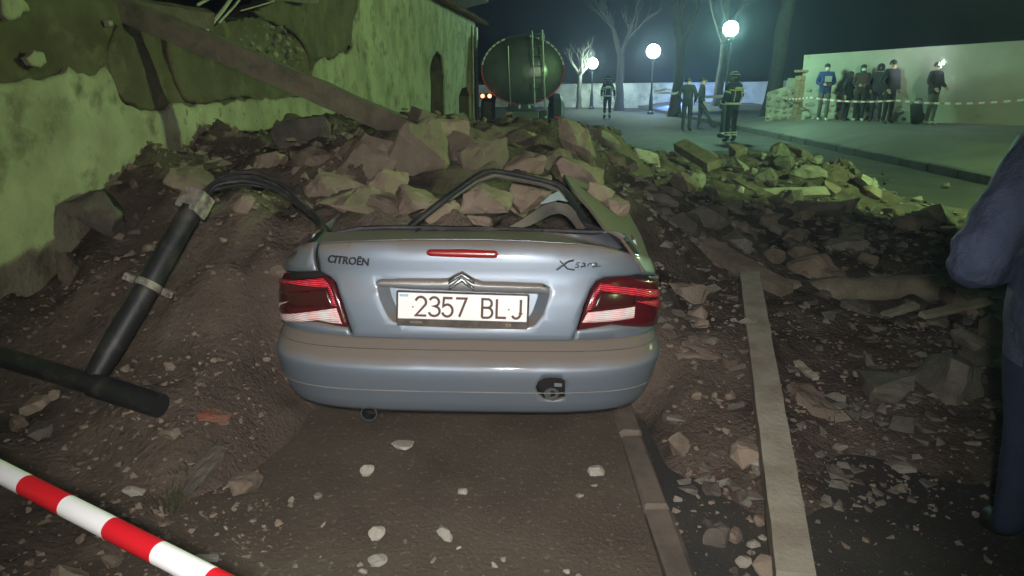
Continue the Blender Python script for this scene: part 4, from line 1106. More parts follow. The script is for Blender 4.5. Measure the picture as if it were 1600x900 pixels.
for q in [(-2.4, 2.9, .22), (-2.9, 2.2, .2), (-1.6, 2.5, .12), (-.6, 2.55, -.06), (.2, 2.5, -.08), (-1.05, 2.5, -.03), (-1.2, 2.95, .35), (.6, 2.45, -.08), (-.8, 2.9, -.02), (-.2, 2.9, -.06), (.4, 2.9, -.05), (-.9, 2.7, -.03), (-.5,2.7,-.1), (0,2.7,-.1), (.35,2.7,-.1), (.62,2.6,-.06), (.8,2.55,-.06), (.85,2.85,.03), (-.6,3.1,.1),(0,3.1,.1),(.4,3.1,.1), (-.7, 3.3, .7), (0, 3.3, .62), (.4, 3.3, .6),
          (-1.4, 1.9, 0), (-.6, 2.0, -.1), (.2, 2.0, -.1), (-.9,2.3,-.06),(-.3,2.3,-.1),(.3,2.3,-.1),(-.9,1.5,-.08),(0,1.5,-.1),(-.5,1.4,-.1),(.5,1.4,-.1),(.5,2.0,-.1),(1.0,1.9,-.1),(1.0,1.4,-.1),(2.,1.6,-.1),(2.2,2.2,-.1),(3.2,2.2,-.1),(1.6,2.7,-.08),(2.6,2.8,-.08), (1.2, 2.3, -.08), (2.2, 2.6, -.06), (3.2, 2.8, -.06), (1.0, 2.7, .04), (2.0, 3.1, .06), (3.2, 3.3, .04), (4.5, 4.5, .05), (5.4, 6.6, -.03), (6, 8.5, -.05), (6, 11, -.05), (5.4, 12.6, -.05), (4.6, 13.2, -.05), (3, 13.8, -.05), (2, 13.5, .05), (1.2, 13.5, .2), (0, 11, 1.0), (-1, 9, 1.2), (0, 14.5, .3), (-1.5, 12, 1.0), (-1.3, 16, .3), (0, 17, -.05), (1.5, 16, -.05), (-2.2, 2.0, .12), (-2.9, 1.4, .1),
          (-2.4, 5.2, 1.12), (-2.3, 6.2, 1.2), (-2.0, 8, 1.25)]:
    CP.append(q)
CPA = np.array(CP)
def heap_np(X, Y, fine=True):
    x = np.asarray(X, float); y = np.asarray(Y, float)
    d2 = (x[..., None]-CPA[:, 0])**2 + ((y[..., None]-CPA[:, 1])*0.8)**2 + 0.015
    w = d2**-1.9
    h = (w*CPA[:, 2]).sum(-1)/w.sum(-1)
    # the pavement behind the car was swept clear by the slide
    sx = np.clip((x+1.42)/0.55, 0, 1)*np.clip((1.02-x)/0.42, 0, 1); sy = np.clip((3.70-y)/0.30, 0, 1)
    return h - (sx*sx*(3-2*sx))*(sy*sy*(3-2*sy))*np.maximum(0, h+0.04)
def lump(x, y, h):
    q = Vector((x, y, 0.0))
    k = 0.025 + 0.19*min(1, max(0, h))
    a = noise.noise(q*2.2)*0.50 + noise.noise(q*5.0)*0.32 + noise.noise(q*9)*0.22
    v = noise.voronoi(q*3.1)[0]
    b = (v[1]-v[0])
    return k*(a*1.1 + 0.45*min(0.6, b) - 0.15)
def heap(x, y):
    h = float(heap_np(np.array([x]), np.array([y]))[0])
    m = 1.0
    if y < 3.25 and -1.08 < x < 0.72: m = 0.12
    return h + lump(x, y, h)*m
gx = np.arange(-3.25, 6.6, 0.055); gy = np.arange(1.25, 17.0, 0.055)
XX, YY = np.meshgrid(gx, gy)
HH = heap_np(XX, YY)
vs = []; nx = len(gx); ny = len(gy)
Hn = np.zeros_like(HH)
for j in range(ny):
    for i in range(nx):
        x, y = gx[i], gy[j]
        m = 0.12 if (y < 3.25 and -1.08 < x < 0.72) else 1.0
        fade = min(1, max(0, (x+3.4)/0.1))
        Hn[j, i] = HH[j, i] + lump(x, y, HH[j, i])*m
        wx = WA.x + (y-WA.y)*(WT.x/WT.y)
GZ = np.where(XX < KX+KW, PZ, 0.0)
keep = Hn > GZ - 0.012
idx = -np.ones(Hn.shape, int); fs = []
for j in range(ny-1):
    for i in range(nx-1):
        wx = WA.x + (gy[j]-WA.y)*(WT.x/WT.y)
        if gx[i+1] < wx-0.15: continue
        if keep[j, i] or keep[j, i+1] or keep[j+1, i] or keep[j+1, i+1]:
            q = []
            for (a, b) in ((j, i), (j, i+1), (j+1, i+1), (j+1, i)):
                if idx[a, b] < 0:
                    idx[a, b] = len(vs); vs.append((gx[b], gy[a], max(Hn[a, b], GZ[a, b]-0.03)))
                q.append(int(idx[a, b]))
            fs.append(tuple(q))
tag(new_obj('earth_heap', mesh_data('earth_heap', vs, fs, M_earth, True)), 'heap of fallen adobe earth and dust over the car and road', 'earth heap', kind='stuff')
def ground_z(x, y):
    h = heap(x, y); g = PZ if x < KX+KW else 0.0
    if x > 7.95: g = bank(x, y)
    return max(h, g) if (-3.25 < x < 6.6 and 1.25 < y < 17) else g
def hit(px, py, y0=1.6, y1=17.0):
    """first point of heap or ground under a place of the photograph"""
    d = ray(px, py); t = y0/d.y; prev = None
    while True:
        p = Vector((0, 0, CAM_H)) + d*t
        if p.y > y1: return on_ground(px, py, 0)
        if p.z <= ground_z(p.x, p.y): return p
        t += 0.04

# big torn wall blocks lying on the heap
def block(px, py, wpx, hpx, Y, m, label, seed, rot=(0, 0, 0), dep=None, dz=0.0, name='adobe_block', grp='large blocks of the fallen wall'):
    p = at(px, py, Y); k = Y*1.02/FPX
    w, h = wpx*k, hpx*k; d = dep or min(w, h)*0.8
    me = hull_mesh(name, (w*1.08, d, h*1.08), m, 17, rough=0.04, cuts=6, seed=seed, soft=0.16, flat=False, boxy=0.72)
    o = new_obj(name, me); o.location = p + Vector((0, d*0.25, dz)); o.rotation_euler = rot
    return tag(o, label, 'block', grp)
block(552, 262, 150, 85, 5.0, M_adobe, 'large brown adobe block leaning below the fallen beam, left of the pale block', 1, (0.3, -0.25, 0.2), 0.5)
block(604, 287, 62, 58, 4.55, M_adobe_l, 'pale square adobe block lying on the heap above the car', 2, (0.2, 0.15, 0.1), 0.22)
block(655, 250, 100, 120, 5.1, M_adobe, 'tall brown wall block right of the pale block under the beam', 3, (0.15, 0.5, -0.1), 0.45)
block(718, 272, 120, 130, 5.2, M_adobe, 'broad wall slab with a long crack behind the bent window frame', 4, (-0.1, 0.45, 0.15), 0.4)
block(560, 330, 130, 60, 4.1, M_adobe, 'rounded earth block resting behind the left end of the tailgate', 5, (0.1, 0.1, 0), 0.5)
block(655, 325, 80, 60, 4.15, M_adobe, 'earth block directly behind the left window frame bar', 6, (0.2, 0.2, 0.3), 0.4)
block(760, 315, 80, 60, 4.0, M_adobe, 'reddish earth block lying inside the broken rear window', 7, (0.1, 0.1, 0), 0.35)
block(828, 303, 75, 55, 4.2, M_adobe_l, 'light earth block inside the rear window near its upper bar', 8, (0.1, -0.2, 0), 0.35)
block(905, 235, 48, 110, 6.0, M_adobe, 'long upright slab standing at the right end of the heap below the tanker', 9, (0.35, -0.42, 0), 0.3)
block(835, 232, 70, 45, 6.3, M_adobe_l, 'pale round block on top of the heap below the tanker', 10, (0, 0.2, 0), 0.35)
block(775, 225, 85, 50, 6.4, M_adobe, 'dark brown block on the heap crest under the tanker valve box', 11, (0, -0.2, 0.3), 0.4)
block(905, 272, 90, 45, 4.6, M_adobe, 'flat dusty block on the roof edge above the right car pillar', 12, (0.1, 0.35, 0), 0.4)
block(962, 328, 46, 38, 3.86, M_adobe_l, 'pale crumbling clod stuck on the right rear shoulder of the car', 13, (0, 0.4, 0.2), 0.15)
block(935, 305, 50, 38, 3.92, M_adobe_l, 'small pale clod on the car pillar above the bigger clod', 14, (0, 0.2, 0.7), 0.15)
block(285, 290, 80, 55, 4.6, M_adobe, 'brown block against the wall just above the top of the black conduit', 15, (0, 0.25, 0.3), 0.4)
block(140, 335, 90, 70, 4.35, M_stone_d, 'dark round boulder at the foot of the wall near the left edge', 16, (0, 0.2, 0), 0.4)
block(470, 215, 90, 55, 5.9, M_stone_d, 'dark rounded block against the wall beside the black cavity', 17, (0, -0.3, 0), 0.35)
block(597, 218, 40, 30, 6.0, M_stone_d, 'small dark block on the heap edge under the middle of the beam', 18, (0, .2, 0), 0.25)
block(105, 430, 26, 75, 4.0, M_timber_d, 'short grey timber stump standing in the dark rubble by the wall', 19, (0, -0.25, 0), 0.12, grp='timber from the fallen roof', name='timber_stump')
block(1495, 618, 100, 110, 3.45, M_stone, 'big rounded boulder on the right beside the bystander', 20, (0, .3, 0.4), 0.42, name='boulder')
block(1420, 680, 60, 55, 3.15, M_stone, 'pale brown stone just below the big boulder', 21, (0, .2, 0.4), 0.2, name='boulder')
block(1270, 655, 90, 60, 3.25, M_adobe, 'flat earth slab right of the long pale plank', 22, (0.3, .1, 0.2), 0.35)
block(1350, 500, 70, 60, 4.6, M_stone_d, 'round grey stone in the rubble below the fallen log', 23, (0, .1, 0.2), 0.3, name='boulder')
block(1060, 470, 80, 80, 4.3, M_adobe, 'reddish earth block close to the right tail light', 24, (0, .3, 0.2), 0.4)
block(1085, 560, 80, 60, 3.6, M_adobe, 'reddish earth clod between the car bumper and the long plank', 25, (0, .1, 0.2), 0.35)
block(1550, 575, 140, 60, 4.0, M_adobe, 'flat slab with a straight upper edge behind the bystander on the right', 26, (0, 0.02, 0.1), 0.3)
block(330, 655, 60, 20, 2.75, M_brick, 'broken red brick half buried left of the exhaust', 27, (0.2, 0.05, 0.2), 0.09, name='brick')
block(52, 678, 46, 24, 2.75, M_stone_d, 'dark flat stone on the ground near the left edge', 28, (0, 0.05, 0.2), 0.14, name='boulder')
block(378, 762, 56, 30, 2.45, M_adobe, 'rounded clod beside the gully in the left foreground', 29, (0, 0, 0), 0.12)

for (px, py, w_, h_, mm, lab, sd) in (
        (520, 305, 95, 60, M_adobe, 'low wide slab behind the left corner of the tailgate', 70), (610, 335, 70, 44, M_adobe_l, 'pale flat slab touching the window base left of the frame', 71), (690, 335, 60, 40, M_adobe_l, 'light slab just inside the left end of the window', 72),
        (735, 342, 70, 36, M_adobe, 'earth slab filling the middle of the rear window', 73), (800, 330, 70, 44, M_adobe_l, 'pale slab filling the right half of the rear window', 74), (690, 215, 90, 60, M_adobe_l, 'pale slab at the foot of the second beam', 75),
        (760, 255, 90, 60, M_adobe, 'brown slab above the peak of the bent window frame', 76), (815, 262, 80, 50, M_adobe_l, 'beige slab right of the window frame peak', 77), (865, 262, 70, 46, M_adobe, 'brown slab left of the flat dusty roof block', 78),
        (480, 262, 80, 60, M_adobe, 'brown slab between the cable arch and the leaning block', 79), (425, 262, 70, 50, M_adobe, 'earth slab directly above the cable arch', 80), (600, 245, 70, 50, M_adobe, 'brown slab between the beam and the pale square block', 81)):
    q = hit(px, py, 3.4)
    block(px, py, w_, h_, q.y, mm, lab, sd, (RNG.uniform(-.4, .4), RNG.uniform(-.5, .5), RNG.uniform(-.4, .4)), min(w_, h_)*0.7*q.y/FPX)
# ---- individual rubble stones
SCAT = []
var = {}
def stone_var(key, m, dims, n=10):
    var[key] = [hull_mesh('rubble_stone', tuple(d*random.Random(100*len(var)+k).uniform(.75, 1.3) for d in dims), m, 16+k % 7, rough=0.035, cuts=2, seed=200+len(var)*20+k, soft=0.12) for k in range(n)]
stone_var('s', M_stone, (1, 0.8, 0.62)); stone_var('p', M_stone_p, (1, 0.8, 0.55)); stone_var('a', M_adobe, (1, 0.85, 0.7)); stone_var('d', M_stone_d, (1, 0.8, 0.6)); stone_var('t', M_tile, (1.2, 0.8, 0.18), 5); stone_var('b', M_stone, (1.4, 0.7, 0.4), 6)
rs = random.Random(21)
def scatter(n, region, keys, smin, smax, label, cat, grp, name='rubble_stone', sink=0.3, dens=None, power=2.2):
    k = 0; tries = 0; out = []
    while k < n and tries < n*60:
        tries += 1
        x = rs.uniform(region[0], region[1]); y = rs.uniform(region[2], region[3])
        if dens is not None and rs.random() > dens(x, y): continue
        if y < 3.0 and -1.1 < x < 0.72 and y > 2.6: continue
        if 2.7 < y < 7 and -1.15 < x < 0.75: continue
        s = smin + (smax-smin)*rs.random()**power
        if y < 5.2 and abs(x-(1.56-(4.7-y)*0.165)) < 0.12+s*0.6: continue
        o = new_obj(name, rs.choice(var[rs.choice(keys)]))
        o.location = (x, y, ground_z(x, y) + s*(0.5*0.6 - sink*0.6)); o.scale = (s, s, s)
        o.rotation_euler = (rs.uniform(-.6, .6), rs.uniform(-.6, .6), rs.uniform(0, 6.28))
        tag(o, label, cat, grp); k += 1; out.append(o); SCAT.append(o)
    return out
far_d = lambda x, y: max(0.05, 1.0 - max(0, (x-4.2)/1.6)) * (1 if y < 11.8 else 0.5)
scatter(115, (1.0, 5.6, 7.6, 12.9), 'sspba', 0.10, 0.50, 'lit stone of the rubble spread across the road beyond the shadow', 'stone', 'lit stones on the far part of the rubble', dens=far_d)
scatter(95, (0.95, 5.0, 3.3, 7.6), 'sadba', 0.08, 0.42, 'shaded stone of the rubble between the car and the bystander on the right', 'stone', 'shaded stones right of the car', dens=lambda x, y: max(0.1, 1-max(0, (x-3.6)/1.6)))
scatter(24, (-2.6, -1.15, 1.9, 4.6), 'aaad', 0.05, 0.20, 'earth-coloured stone on the slope between the car and the house', 'stone', 'stones on the slope left of the car')
scatter(26, (0.8, 3.4, 1.9, 3.1), 'pps', 0.03, 0.11, 'small pale fragment on the dark asphalt right of the kerb', 'stone', 'pale fragments on the asphalt', sink=0.15)
scatter(16, (-1.0, 0.5, 1.75, 2.62), 'ppa', 0.025, 0.07, 'small pale fragment on the dusty pavement behind the car', 'stone', 'pale fragments on the pavement', sink=0.15)
scatter(12, (4.0, 7.4, 9.5, 14.0), 'sd', 0.08, 0.22, 'loose stone lying alone on the road towards the far kerb', 'stone', 'scattered stones towards the far kerb', sink=0.1)
scatter(30, (0.74, 1.12, 2.1, 4.2), 'aada', 0.04, 0.15, 'earthy clod on the bank', 'stone', 'clods on the bank right of the car', sink=0.25)
# stones one can single out
def lone(px, py, wpx, key, label, flat=0.6, sink=0.2):
    p = hit(px, py); s = wpx/FPX*(p.y*CT+(CAM_H-p.z)*ST)
    o = new_obj('rubble_stone', rs.choice(var[key])); o.location = (p.x, p.y, ground_z(p.x, p.y)+s*0.5*0.6*(1-sink)*flat/0.6); o.scale = (s, s, s*flat/0.6); o.rotation_euler = (0, 0, rs.uniform(-.4, .4))
    return tag(o, label, 'stone', 'single stones in the foreground')
lone(629, 700, 36, 'p', 'roundest pale stone behind the exhaust on the pavement', 0.25)
lone(589, 843, 26, 'p', 'small round pale stone near the bottom middle of the pavement')
lone(931, 740, 24, 'p', 'pale angular stone near the kerb behind the right end of the bumper')
lone(928, 762, 15, 'p', 'smaller pale stone just below the angular one near the kerb')
lone(906, 783, 18, 'p', 'cube-like pale stone left of the kerb, lowest of the three')
lone(723, 776, 14, 'p', 'single small stone in the middle of the pavement')
lone(574, 746, 22, 'p', 'pale chip left of the pavement middle')
lone(1075, 748, 32, 'a', 'pinkish stone between the kerb and the long plank')
lone(1058, 790, 20, 'p', 'broken pale stone beside the kerb joint')
lone(1180, 728, 34, 'p', 'white plaster lump touching the left side of the long plank')
lone(1190, 850, 18, 'p', 'small pale stone left of the lower end of the plank')
lone(1160, 890, 22, 'p', 'pale stone at the bottom edge left of the plank')
lone(1310, 710, 32, 'p', 'flat pale stone on the asphalt right of the plank')
lone(1410, 738, 34, 'p', 'irregular white plaster chip on the asphalt below the boulder', 0.3)
lone(1517, 703, 34, 'p', 'oval pale stone left of the bystander leg', 0.4)
lone(1524, 815, 20, 'p', 'small pale stone low on the right by the bystander')
lone(1085, 632, 26, 'a', 'reddish clod lying in the gutter beside the kerb')
lone(210, 778, 34, 'p', 'white plaster crumb left of the gully in the left foreground', 0.4)
lone(345, 665, 40, 'a', 'pale dust-covered stone left of the exhaust', 0.5)
lone(270, 690, 40, 'a', 'earthy stone in the middle of the left foreground slope', 0.5)
lone(320, 884, 40, 'p', 'white crumb cluster at the bottom edge left of the middle', 0.3)
lone(590, 886, 30, 'p', 'white chip at the bottom edge below the exhaust', 0.3)
# say which scattered stone is which: look first, then the landmark it lies by
LM = {'the long pale plank': (1.25, 3.2), 'the round log': (2.1, 5.1), 'the square crossing beam': (1.55, 5.1), 'the pale flat board': (3.2, 8.6), 'the tilted thick board': (2.5, 10.3), 'the right tail light': (0.75, 3.4), 'the big boulder on the right': (2.1, 3.5),
      'the far end of the rubble': (3.6, 12.0), 'the black conduit': (-1.7, 3.3), 'the lying pipe': (-1.9, 2.9), 'the brick by the exhaust': (-1.15, 2.75), 'the striped pole': (-1.4, 2.1), 'the wall foot': (-2.3, 4.2), 'the exhaust': (-.55, 2.5), 'the kerb': (.55, 2.2), 'the pavement middle': (-.15, 2.1), 'the bystander on the right': (2.0, 2.5), 'the far kerb': (7.5, 11.5), 'the lit road edge of the rubble': (4.8, 9.5), 'the slanting board': (2.6, 7.6), 'the upright slab behind the car': (0.7, 6.5), 'the thin pale lath': (2.7, 4.6), 'the dusty board behind the car': (1.2, 8.2)}
HUE = {M_stone: 'grey-brown', M_stone_p: 'pale', M_adobe: 'earth-coloured', M_stone_d: 'dark', M_tile: 'reddish'}
cls = {}
for o in SCAT:
    x, y = o.location.x, o.location.y; s = o.scale.x
    nm = min(LM, key=lambda q: (LM[q][0]-x)**2+(LM[q][1]-y)**2); dx, dy = x-LM[nm][0], y-LM[nm][1]
    side = ('right of' if dx > 0 else 'left of') if abs(dx) > abs(dy) else ('beyond' if dy > 0 else 'in front of')
    size = 'tiny' if s < .05 else 'small' if s < .13 else 'middling' if s < .24 else 'large'
    cls.setdefault('%s %s stone %s %s' % (size, HUE[o.data.materials[0]], side, nm), []).append((math.hypot(dx, dy), o))
for lab, mem in cls.items():
    mem.sort(key=lambda q: q[0])
    for i, (_d, o) in enumerate(mem):
        o['label'] = lab if len(mem) == 1 else (('nearest ', 'second nearest ', 'third nearest ', 'fourth nearest ', 'fifth nearest ')[i] if i < 5 else 'farther ') + lab
# crumbs nobody could count
def crumbs(name, n, regs, smin, smax, m, label, seed):
    r = random.Random(seed); mb_v = []; mb_f = []; 
    base = []
    for k in range(6):
        q = [Vector((r.gauss(0, 1), r.gauss(0, 1), r.gauss(0, .7))).normalized() for _ in range(7)]
        bm = bmesh.new()
        for v in q: bm.verts.new(v)
        bmesh.ops.convex_hull(bm, input=bm.verts); bm.verts.index_update()
        base.append(([v.co.copy() for v in bm.verts], [tuple(v.index for v in f.verts) for f in bm.faces])); bm.free()
    X = []; k = 0
    pts = []
    for (x0, x1, y0, y1, share) in regs:
        for i in range(int(n*share)):
            x = r.uniform(x0, x1); y = r.uniform(y0, y1)
            if noise.noise(Vector((x*1.1, y*1.1, seed))) + r.uniform(-.45, .45) < -0.05: continue
            pts.append((x, y))
    P = np.array(pts); H = heap_np(P[:, 0], P[:, 1])
    for (x, y), h in zip(pts, H):
        if 2.62 < y < 7 and -1.12 < x < 0.72: continue
        z = max(h + lump(x, y, h)*(0.12 if (y < 3.25 and -1.08 < x < 0.72) else 1), PZ if x < KX+KW else 0.0) if y < 17 and x < 6.6 else 0.0
        s = smin+(smax-smin)*r.random()**3
        V, F = base[r.randrange(6)]; a = r.uniform(0, 6.28); ca, sa = math.cos(a), math.sin(a); k = len(mb_v)
        mb_v += [(x+(v.x*ca-v.y*sa)*s, y+(v.x*sa+v.y*ca)*s, z+v.z*s*.7+s*0.25) for v in V]; mb_f += [tuple(i+k for i in f) for f in F]
    return tag(new_obj(name, mesh_data(name, mb_v, mb_f, m)), label, 'gravel', kind='stuff')
crumbs('pale_crumbs', 3800, [(-2.6, 0.55, 1.5, 3.4, .42), (0.6, 3.8, 1.5, 3.6, .42), (1.0, 5.6, 7, 13.4, .16)], 0.002, 0.013, M_stone_p, 'fine pale plaster crumbs strewn over the pavement and asphalt', 31)
crumbs('brown_crumbs', 10500, [(0.7, 5.2, 2.6, 8.0, .6), (0.9, 5.6, 7.5, 13, .35)], 0.008, 0.06, M_stone, 'small broken brown stones filling the rubble right of the car', 32)
crumbs('slope_crumbs', 2200, [(-2.8, -0.9, 1.6, 5.2, 1.0)], 0.004, 0.024, M_adobe, 'earthy crumbs on the slope left of the car', 34)
crumbs('grit', 9000, [(-2.8, -0.85, 1.5, 4.2, .5), (0.6, 3.6, 1.9, 4.6, .5)], 0.003, 0.022, M_adobe, 'fine earthy grit spread over the slopes beside the car', 35)
crumbs('heap_crumbs', 5000, [(-2.4, 1.2, 6.8, 12, .7), (-2.6, -1.0, 4.4, 7.0, .3)], 0.01, 0.06, M_adobe, 'small earth clods covering the heap', 33)

# ================================================================== TIMBERS
def timber(name, a, b, w, h, m, label, roll=0.0, wav=0.004, n=10, taper=1.0, cat='timber'):
    mb = MB().bar(a, b, w, h, roll, wav, n, taper)
    o = mb.build(name, m); return tag(o, label, cat, 'timber from the fallen roof')
bA, _s = wall_surf(0.0)(*wall_uv(214, 22)); bB = at(778, 262, 6.15)
timber('roof_beam', bA + Vector((-0.12, -0.03, 0.05)), bB, 0.165, 0.16, M_timber_d, 'long roof beam fallen from the wall down onto the heap', 0.15, 0.006, 16)
timber('roof_beam', at(648, 178, 5.75), at(800, 232, 6.5), 0.14, 0.10, M_timber_d, 'second dusty beam lying beside the lower end of the long roof beam', 0.2)
timber('plank', at(1170, 446, 4.7)+Vector((0,0,.04)), on_ground(1243, 915, 0.06), 0.122, 0.11, M_plank, 'long pale plank running down towards the camera right of the car', 0.05, 0.0025, 22)
timber('roof_beam', at(1100, 392, 5.4)+Vector((0, 0, .05)), at(1228, 470, 4.75)+Vector((0, 0, .06)), 0.12, 0.09, M_timber, 'short square beam crossing the upper end of the long plank', 0.2)
timber('plank', at(1188, 311, 8.6)+Vector((0, 0, .06)), at(1292, 309, 8.6)+Vector((0, 0, .07)), 0.16, 0.04, M_plank, 'pale flat board catching light on the far rubble', 0.5)
timber('plank', at(1150, 288, 8.9)+Vector((0, 0, .05)), at(1192, 308, 8.5)+Vector((0, 0, .03)), 0.10, 0.06, M_timber, 'short tilted batten left of the pale flat board', 0.3)
timber('plank', at(1062, 240, 10.6)+Vector((0, 0, .12)), at(1115, 264, 9.8)+Vector((0, 0, .05)), 0.2, 0.12, M_timber, 'tilted thick board rising at the far edge of the rubble', 0.3)
timber('plank', at(1378, 500, 4.6)+Vector((0, 0, .03)), at(1430, 488, 4.7)+Vector((0, 0, .05)), 0.05, 0.03, M_plank, 'short pale splinter under the fallen log', 0.2)
timber('plank', at(1440, 500, 4.5)+Vector((0, 0, .03)), at(1545, 482, 4.65)+Vector((0, 0, .05)), 0.06, 0.03, M_plank, 'long thin pale lath right of the short splinter', 0.2)
timber('plank', at(1244, 574, 3.8)+Vector((0, 0, .03)), at(1274, 600, 3.6)+Vector((0, 0, .03)), 0.035, 0.02, M_plank, 'tiny pale splinter in the rubble right of the long plank', 0.2)
timber('plank', at(1205, 320, 8.0)+Vector((0, 0, .08)), at(1240, 342, 7.4)+Vector((0, 0, .04)), 0.10, 0.05, M_timber, 'slanting board just below the pale flat board', 0.3)
timber('plank', at(1315, 360, 6.9)+Vector((0, 0, .05)), at(1345, 360, 6.9)+Vector((0, 0, .05)), 0.09, 0.04, M_timber, 'short board end below the far lit rubble on the right', 0.1)
timber('plank', at(935, 245, 8.6)+Vector((0, 0, .06)), at(985, 272, 7.8)+Vector((0, 0, .06)), 0.16, 0.10, M_timber, 'dusty board at the right flank of the heap behind the car', 0.3)
timber('plank', at(716, 182, 9.0), at(730, 202, 8.6), 0.13, 0.08, M_plank, 'small pale board standing by the dark doorway of the house', 0.1)
lg = MB(); a = at(1205, 478, 4.95)+Vector((0, .1, .05)); b = at(1478, 462, 5.05)+Vector((0, .1, .03))
lg.tube([a.lerp(b, k/10)+Vector((0, 0, 0.012*math.sin(k*1.9))) for k in range(11)], [0.105+0.008*math.sin(k*2.3) for k in range(11)], 14, jitter=0.08)
tag(lg.build('log', M_timber, None, True), 'thick round log lying across the rubble on the right', 'log', 'timber from the fallen roof')
# laths and rods hanging from the broken roof
for (p0, p1, r_, lab) in (((352, -14), (318, 48), 0.018, 'longer pale lath sticking out of the broken roof at the top left'), ((366, -12), (338, 36), 0.011, 'thin pale lath beside the longer one in the broken roof'), ((412, 2), (372, 17), 0.007, 'thin straw-coloured reed poking from the broken roof'), ((316, -8), (304, 8), 0.012, 'short lath end at the top of the broken wall')):
    q0, _n = wall_surf(0.10)(*wall_uv(*p0)); q1, _n = wall_surf(0.02)(*wall_uv(*p1))
    tag(MB().tube([q0, q0.lerp(q1, .5)+WN*.01, q1], r_, 7).build('roof_lath', M_plank, None, True), lab, 'lath', 'laths of the broken roof')
for i, (p0, p1, lab) in enumerate((((380, -20), (470, -6), 'dark joist jutting from the top of the broken wall'), ((235, 6), (300, 30), 'dark broken joist end left of the hanging laths'))):
    q0, _n = wall_surf(-0.3)(*wall_uv(*p0)); q1, _n = wall_surf(0.15)(*wall_uv(*p1))
    timber('roof_joist', q0, q1, 0.14, 0.12, M_timber_d, lab, 0.3)

# ================================================================== CONDUIT, CABLES, LYING PIPE
M_clamp = mat('galvanised_clamp', (0.36, 0.33, 0.28), 0.75, 0.15, col2=(0.16, 0.135, 0.11), scale=25)
con = tag(empty('cable_conduit', (0, 0, 0)), 'leaning black cable conduit with metal clamp and cables at its top', 'conduit')
c0 = at(148, 588, 2.95); c1 = at(232, 446, 3.18); c2 = at(300, 326, 3.42)
con.location = c0; rel = lambda p: p - c0
MB().tube([rel(c0), rel(c0.lerp(c1, .35)), rel(c1), rel(c1.lerp(c2, .5)), rel(c2)], [0.046, 0.054, 0.052, 0.052, 0.050], 16).build('tube', M_black, con, True)
d = (c2-c0).normalized()
MB().bar(rel(c2)-d*0.02, rel(c2)+d*0.085, 0.115, 0.09, 0.2, 0.004, 3).build('top_bracket', M_clamp, con)
MB().tube([rel(c1)-d*0.016, rel(c1)+d*0.016], 0.059, 16).build('clamp_band', M_clamp, con, True)
side = d.cross(Vector((0, 1, 0))).normalized()
for s in (-1, 1):
    MB().box(rel(c1)+side*s*0.088, (0.05, 0.024, 0.034), (0, -math.atan2(side.z, side.x), 0), bev=0.005).build('clamp_ear', M_clamp, con)
    MB().tube([rel(c1)+side*s*0.1+Vector((0, -0.028, 0)), rel(c1)+side*s*0.1+Vector((0, 0.028, 0))], 0.008, 6).build('bolt', M_clamp, con)
for k, dz in enumerate((0, 0.022, 0.045, -0.02)):
    pth = [rel(c2)+d*0.06+side*(k-1.5)*0.022] + [rel(at(px+k*2, py+dz*-300*f, Y+k*0.015)) for px, py, Y, f in ((335, 291, 3.45, .7), (362, 284, 3.48, 1), (395, 284, 3.5, 1), (432, 297, 3.5, .8), (468, 322, 3.45, .5), (490, 340, 3.38, .25), (502, 356, 3.3, 0))]
    if k > 1: pth = pth[:4+k]; pth.append(pth[-1]+Vector((0.06, 0.12, -0.12)))
    # smooth
    sp = []
    for i in range(len(pth)-1):
        p_0, p_1, p_2, p_3 = pth[max(0, i-1)], pth[i], pth[i+1], pth[min(len(pth)-1, i+2)]
        for t in (0, .25, .5, .75):
            sp.append(0.5*((2*p_1)+(p_2-p_0)*t+(2*p_0-5*p_1+4*p_2-p_3)*t*t+(3*p_1-p_0-3*p_2+p_3)*t**3))
    sp.append(pth[-1])
    MB().tube(sp, 0.0105 if k < 2 else 0.008, 7).build('cable', M_rubber, con, True)
e0 = at(-90, 530, 3.3); e1 = at(150, 602, 2.92); e2 = at(250, 634, 2.80)
pip = tag(empty('lying_pipe', e1), 'dark round pipe lying on the left rubble under the conduit', 'pipe')
MB().tube([e0-e1, Vector((0, 0, 0)), Vector((0.03, -0.01, -0.012))], [0.046, 0.044, 0.044], 16).build('tube', M_black, pip, True)
MB().tube([Vector((-0.01, 0.004, 0.0)), e2-e1], [0.053, 0.051], 16).build('sleeve', M_black, pip, True)

# ================================================================== STRIPED BARRIER POLE
M_sred = mat('signal_red', (0.62, 0.012, 0.022), 0.4)
M_swht = mat('signal_white', (0.86, 0.85, 0.86), 0.4)
pa = at(0, 737, 1.52); pb = at(290, 885, 1.23)
pd = (pb-pa).normalized(); plen = (pb-pa).length
pole = tag(empty('barrier_pole', pa), 'red and white striped barrier pole across the lower left corner', 'barrier pole')
# stripe edges measured along the pole
def along(px):
    lo_, hi_ = -1.0, 1.5
    for _ in range(50):
        m_ = (lo_+hi_)/2
        if project(pa+pd*m_)[0] < px: lo_ = m_
        else: hi_ = m_
    return lo_
s1, s2 = along(42), along(107); step = along(176)-s2
cuts = [s1 + step*k for k in range(-7, 12)]
for i in range(len(cuts)-1):
    red = (i - 7) % 2 == 0
    MB().lathe([(0.0238, cuts[i]), (0.0238, cuts[i+1]-0.0004)], 20, Vector((0, 0, 1)).rotation_difference(pd).to_matrix().to_4x4()).build('stripe', M_sred if red else M_swht, pole, True)
for k, sgn in ((cuts[0], -1), (cuts[-1], 1)):
    MB().lathe([(0.027, 0), (0.027, 0.05), (0.016, 0.06)], 14, Matrix.Translation(pd*k) @ Vector((0, 0, 1)).rotation_difference(pd*sgn).to_matrix().to_4x4()).build('end_cap', M_black, pole, True)
